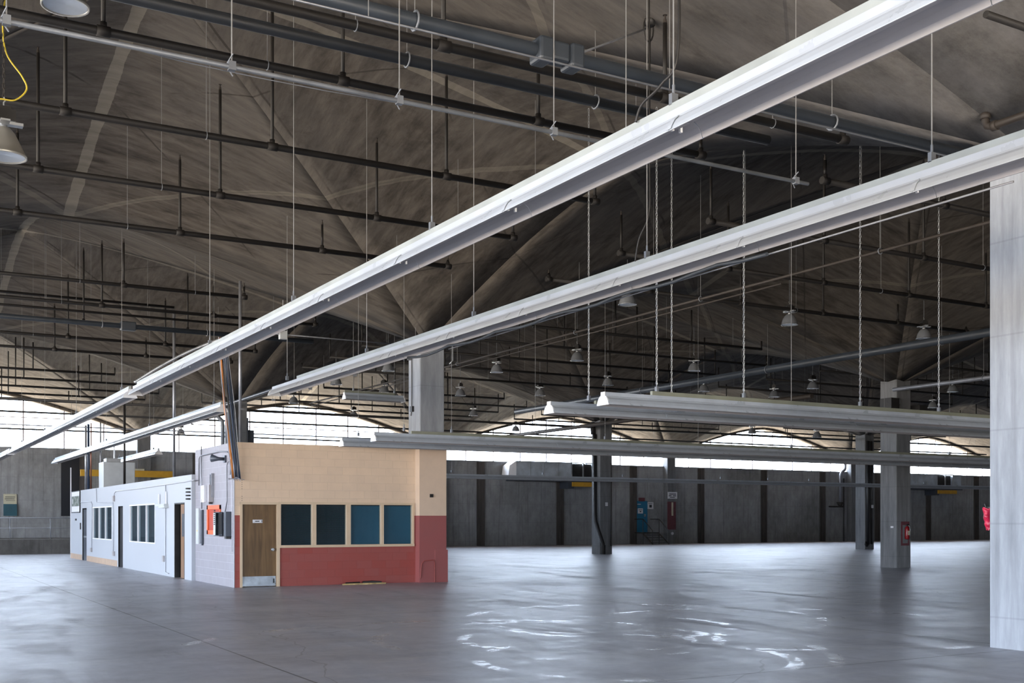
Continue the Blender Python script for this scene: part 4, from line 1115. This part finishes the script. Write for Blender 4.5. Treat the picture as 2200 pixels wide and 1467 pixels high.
# blue door, stairs, exit sign
bx0, bx1 = Xat(1366, WY), Xat(1388, WY)
bd = empty('door_2', (bx0, WY - .04, .83)); tag(bd, kind='structure')
w = bx1 - bx0; MB().box(0, w, 0, .05, 0, 2.13).build('door_leaf', M['bluedoor'], bd)
MB().box(-.08, 0, -.02, .05, 0, 2.2).box(w, w + .08, -.02, .05, 0, 2.2).box(-.08, w + .08, -.02, .05, 2.13, 2.21).build('door_frame', M['bluedoor'], bd)
MB().box(.1, w * .45, -.006, 0, 1.95, 2.0).box(.14, w * .66, -.006, 0, 1.32, 1.68).build('door_notices', M['paper'], bd)
MB().box(.2, w * .6, -.009, -.006, 1.56, 1.60).box(.3, w * .5, -.009, -.006, 1.42, 1.50).build('notice_print', M['ink'], bd)
MB().box(w - .2, w - .1, -.05, 0, 1.1, 1.28).build('door_handle', M['galv'], bd)
st = empty('steel_stairs', (bx0 - .2, WY - .12, 0), 'black steel steps with handrails below the blue door', 'stairs')
sw_ = w + .5
MB().box(0, sw_, -1.0, 0, .76, .82).build('landing', M['dark'], st)
for q in range(4): MB().box(.1, sw_ - .1, -1.0 - .27 * (q + 1), -1.0 - .27 * q, .62 - .17 * q, .65 - .17 * q).build('tread', M['dark'], st)
for s_ in (0, sw_):
    MB().tube([(s_, -2.1, .0), (s_, -2.1, .95), (s_, -1.0, 1.75), (s_, 0, 1.75)], .03, 6).tube([(s_, -1.0, 0), (s_, -1.0, 1.75)], .03, 6).tube([(s_, -2.1, .05), (s_, -1.0, .75)], .05, 6).build('handrail', M['dark'], st)
o = MB().box(-.25, .25, -.06, 0, -.13, .13).build('exit_sign', M['redpaint']); xx = Xat(1378, WY); o.location = (xx, WY - .003, zat(1073, xx, WY)); tag(o, 'dim red sign box above the blue door', 'sign')
xx = Xat(1397, WY); o = empty('wall_notice', (xx, WY - .003, zat(1086, xx, WY)), 'small white notice right of the blue door', 'notice')
MB().box(-.26, .26, -.02, 0, -.24, .24).build('board', M['paper'], o); MB().box(-.1, .12, -.024, -.02, -.14, .06).box(-.18, .18, -.024, -.02, .12, .16).build('print', M['ink'], o)
cx, cy = CX0 + 2 * P, YMAX - CS / 2
xx = Xat(1444.5, cy); o = empty('column_sign', (xx, cy - .003, zat(1064, xx, cy)), 'white sign with dark print high on the wall column by the blue door', 'sign')
MB().box(-.42, .42, -.03, 0, -.24, .24).build('board', M['paper'], o); MB().box(-.3, .3, -.034, -.03, .06, .12).box(-.34, -.1, -.034, -.03, -.06, .0).box(.02, .3, -.034, -.03, -.06, 0).box(-.25, .2, -.034, -.03, -.17, -.12).build('print', M['ink'], o)
o = MB().box(-.38, .38, -.003, 0, 0, 2.0).build('red_column_patch', M['redpaint']); xx = Xat(1445, cy); o.location = (cx + .0, cy - .002, 1.0); tag(o, 'faded red painted patch low on the wall column by the blue door', 'paint patch')
xx = Xat(1444, cy); o = MB().box(-.06, .06, -.05, 0, 0, .95).build('pale_gauge', M['cream']); o.location = (xx, cy - .006, 2.0); tag(o, 'short pale vertical strip on the red patched wall column', 'strip')
o = MB().tube([(0, 0, 0), (0, -.06, 0)], .1, 12).build('round_tag', M['paper']); o.location = (xx, cy - .006, .73); tag(o, 'round white tag low on the wall column by the blue door', 'tag')
# pipes against the far wall right of that column
xx = Xat(1805, WY - .3)
rp = empty('wall_standpipe', (xx, WY - .3, 0), 'grey pipe snaking down the far wall from the window', 'pipe')
MB().tube([(.55, 0, 6.3), (.55, 0, 5.85), (.45, 0, 5.65), (.2, 0, 5.5), (.05, 0, 5.3), (0, 0, 5.0), (0, 0, 2.9)], .12, 12).build('pipe_run', M['conduit'], rp, True)
MB().tube([(0, 0, 2.7), (0, 0, 3.1)], .3, 10, radii=[.05, .3]).tube([(-1.2, 0, 2.75), (.3, 0, 2.75)], .06, 8).build('valve', M['dark'], rp, True)
rk = MB().tube([(.5, .1, 0), (.5, .1, 5)], .05, 8).build('drain_line', M['dark'], rp)

# drain pipes on columns
def col_face(i, j): return CX0 + i * P - CS / 2, CY0 + j * P - CS / 2
x0, y0 = col_face(1, 2)
dp = empty('drain_pipe', (x0, y0, 0), 'black drain pipe kinking down the left side of the slim middle column', 'pipe')
MB().tube([(-.12, .42, 6.5), (-.14, .42, 6.2), (-.12, .42, 5.9)], .12, 10).tube([(-.10, .3, 5.9), (-.10, .3, 2.0), (-.12, .2, 1.6), (.10, -.12, .5), (.10, -.12, .05)], .09, 10).build('pipe_run', M['black'], dp, True)
MB().tube([(.10, -.12, 0), (.10, -.12, .45)], .13, 10).build('base_collar', M['black'], dp)
MB().tube([(.62, -.07, .4), (.62, -.07, 4.5)], .045, 8).build('side_pipe', M['dark'], dp)
o = MB().box(-.07, .07, -.02, 0, -.09, .09).build('small_notice', M['paper']); xx = Xat(1303, y0); o.location = (xx, y0 - .002, zat(1083, xx, y0)); tag(o, 'tiny white notice on the slim middle column', 'notice')
x0, y0 = col_face(2, 2)
dp = empty('drain_pipe', (x0, y0, 0), 'pair of black drain pipes on the column behind the extinguisher column', 'pipe')
MB().tube([(.12, -.11, .3), (.12, -.11, 6.2)], .09, 10).build('pipe_run', M['black'], dp, True); MB().tube([(.42, -.1, .3), (.42, -.1, 6.2)], .06, 10).build('side_pipe', M['dark'], dp, True)
MB().tube([(.12, -.11, .32), (.0, -.13, .22), (-.1, -.13, .3), (-.05, -.12, .45)], .07, 8).build('foot_bend', M['black'], dp, True)
o = MB().box(-.08, .08, -.02, 0, -.09, .09).build('small_notice', M['paper']); xx = Xat(1870, y0); o.location = (xx, y0 - .14, zat(1088, xx, y0)); tag(o, 'tiny white notice on the column with two drain pipes', 'notice')
x0, y0 = col_face(0, 2)
dp = empty('drain_pipe', (x0, y0, 0), 'grey pipes bending down the left of the column behind the cable bundle', 'pipe')
MB().tube([(-.55, .3, 6.2), (-.5, .3, 6.0), (-.22, .3, 5.75), (-.2, .3, 5.5), (-.2, .3, 3.4)], .085, 10).build('pipe_run', M['galv_dull'], dp, True)
MB().tube([(.03, -.08, 3.3), (.03, -.08, 6.3)], .07, 10).tube([(.2, -.08, 3.3), (.2, -.08, 6.3)], .04, 8).build('side_pipe', M['conduit'], dp, True)
MB().box(.78, 1.05, .1, .5, 4.8, 5.4).tube([(.76, .05, 3.4), (.76, .05, 5.9)], .035, 8).build('switch_box', M['slate'], dp)
x0, y0 = col_face(0, 1)
dp = empty('column_conduit', (x0 + .0, y0, 0), 'thin dark conduit down the narrow face of the office pier column', 'conduit')
MB().tube([(-.03, .45, 6.2), (-.03, .45, 4.65), (-.03, .5, 4.5)], .014, 6).box(-.07, 0, .36, .5, 4.6, 4.75).build('pipe_run', M['dark'], dp)
sc_ = empty('column_bracket', (x0 + CS, y0, 6.0), 'small pale pipe bracket on the right of the office pier column top', 'bracket')
MB().tube([(.0, -.03, .45), (.22, -.03, .5), (.24, -.03, .45), (.24, -.03, 0), (.14, -.03, -.1)], .018, 8).build('pipe_run', M['galv'], sc_, True)

# extinguisher on its column
x0, y0 = col_face(1, 1); xc = Xat(1944, y0)
bk_ = MB().box(-.20, .22, -.006, 0, .78, 1.62).build('extinguisher_backing', M['redpaint']); bk_.location = (xc, y0 - .001, 0); tag(bk_, 'faded red painted square behind the fire extinguisher', 'backing')
gy = MB().box(-.12, .14, -.004, 0, .86, 1.5).build('grey_panel', M['column_dark'], bk_); gy.location = (0, -.006, 0)
ex_ = empty('fire_extinguisher', (xc + .01, y0 - .0905, 1.0), 'red fire extinguisher hung on the concrete column', 'fire extinguisher')
MB().lathe([(0, 0), (.07, .005), (.08, .03), (.08, .36), (.06, .42), (.025, .45), (.025, .47)], 16).build('cylinder', M['red'], ex_, True)
MB().box(-.02, .02, -.03, .03, .47, .5).box(-.015, .09, -.015, .015, .5, .53).box(-.015, .07, -.015, .015, .46, .48).build('handle', M['black'], ex_)
MB().tube([(.03, 0, .48), (.10, -.02, .46), (.12, -.03, .3), (.11, -.03, .1)], .014, 8).build('hose', M['galv'], ex_, True)
MB().box(-.03, .03, .05, .0785, .3, .42).build('wall_bracket', M['dark'], ex_)
MB().box(-.05, .05, -.085, -.08, .15, .3).build('instruction_label', M['cream'], ex_)
o = MB().box(-.02, 0, -.06, .06, -.03, .03).build('wall_tag', M['paper']); o.location = (x0 - .001, y0 + .18, 1.43); tag(o, 'small white tag on the left face of the extinguisher column', 'tag')
e = empty('column_speakers', (x0 + .35, y0 - .02, 5.45), 'two dark speaker boxes high on the extinguisher column', 'speaker')
MB().box(.45, .85, -.3, .1, -.2, .25).box(.0, .1, -.05, 0, -.1, .1).tube([(0, -.03, 0), (.5, -.1, 0)], .03, 6).build('right_box', M['dark'], e); MB().box(-.85, -.45, -.2, .3, .05, .45).build('left_box', M['dark'], e)
MB().tube([(-.36, .2, .35), (-.36, -.06, .35)], .12, 12).build('round_horn', M['galv'], e)

# red cloth caught behind the nearest column
hx, hy_ = CX0 - CS / 2, CY0 + CS / 2
ck = MB(); b = 0; nu, nv = 14, 18; rr = random.Random(5)
for v in range(nv + 1):
    t = v / nv; z = -.32 * t
    wdt = .10 + .07 * sin(pi * min(1, t * 1.5)) - .085 * t + .02 * sin(t * 19)
    for u in range(nu):
        a = 2 * pi * u / nu
        f = 1 + .16 * sin(3 * a + 7 * t) + .10 * sin(5 * a - 13 * t)
        ck.v.append((-wdt * .75 * cos(a) * f, .02 + (.10 - .05 * t) * sin(a) * f, z + .015 * sin(4 * a)))
for v in range(nv):
    for u in range(nu):
        u2 = (u + 1) % nu; ck.f.append((v * nu + u, v * nu + u2, (v + 1) * nu + u2, (v + 1) * nu + u))
ck.f.append(tuple(range(nu))); ck.f.append(tuple(nv * nu + u for u in range(nu))[::-1])
o = ck.build('red_cloth', M['cloth'], None, True); o.scale = (.62, .7, .9); o.location = (hx + .135, hy_ + .10, zat(1091, hx, hy_ + .1)); tag(o, 'crumpled bright red cloth poking out behind the nearest column', 'cloth')
kk = MB().tube([(0, 0, 0), (0, .14, 0), (0, .16, .05)], .012, 6).build('cloth_hook', M['dark']); kk.location = (hx + .13, hy_ - .0, zat(1090, hx, hy_ + .1)); tag(kk, 'small dark hook on the back of the nearest column holding the red cloth', 'hook')

# splintered board on the floor by the red wall
def fl_pt(px, py): return floor_at(px, py)
bx_, by_ = Xat(782, FY - .25), FY - .25
bd_ = empty('broken_board', (bx_, by_, 0), 'splintered pale board lying on the floor along the red wall', 'board')
s_ = MB(); pts = [(-.62, -.06), (-.5, .07), (-.2, .03), (.05, .11), (.3, .05), (.55, .09), (.62, .0), (.3, -.03), (.1, -.07), (-.2, -.05)]
s_.v = [(x, y, 0) for x, y in pts] + [(x, y, .035) for x, y in pts]; n = len(pts)
s_.f = [tuple(range(n))[::-1], tuple(range(n, 2 * n))] + [(k, (k + 1) % n, n + (k + 1) % n, n + k) for k in range(n)]
s_.build('plank', M['debris'], bd_)
MB().tube([(.0, .08, .05), (.25, .05, .06), (.5, .02, .04)], .03, 6).tube([(-.5, .02, .045), (-.1, .05, .05)], .02, 5).build('splinters', M['dark'], bd_)
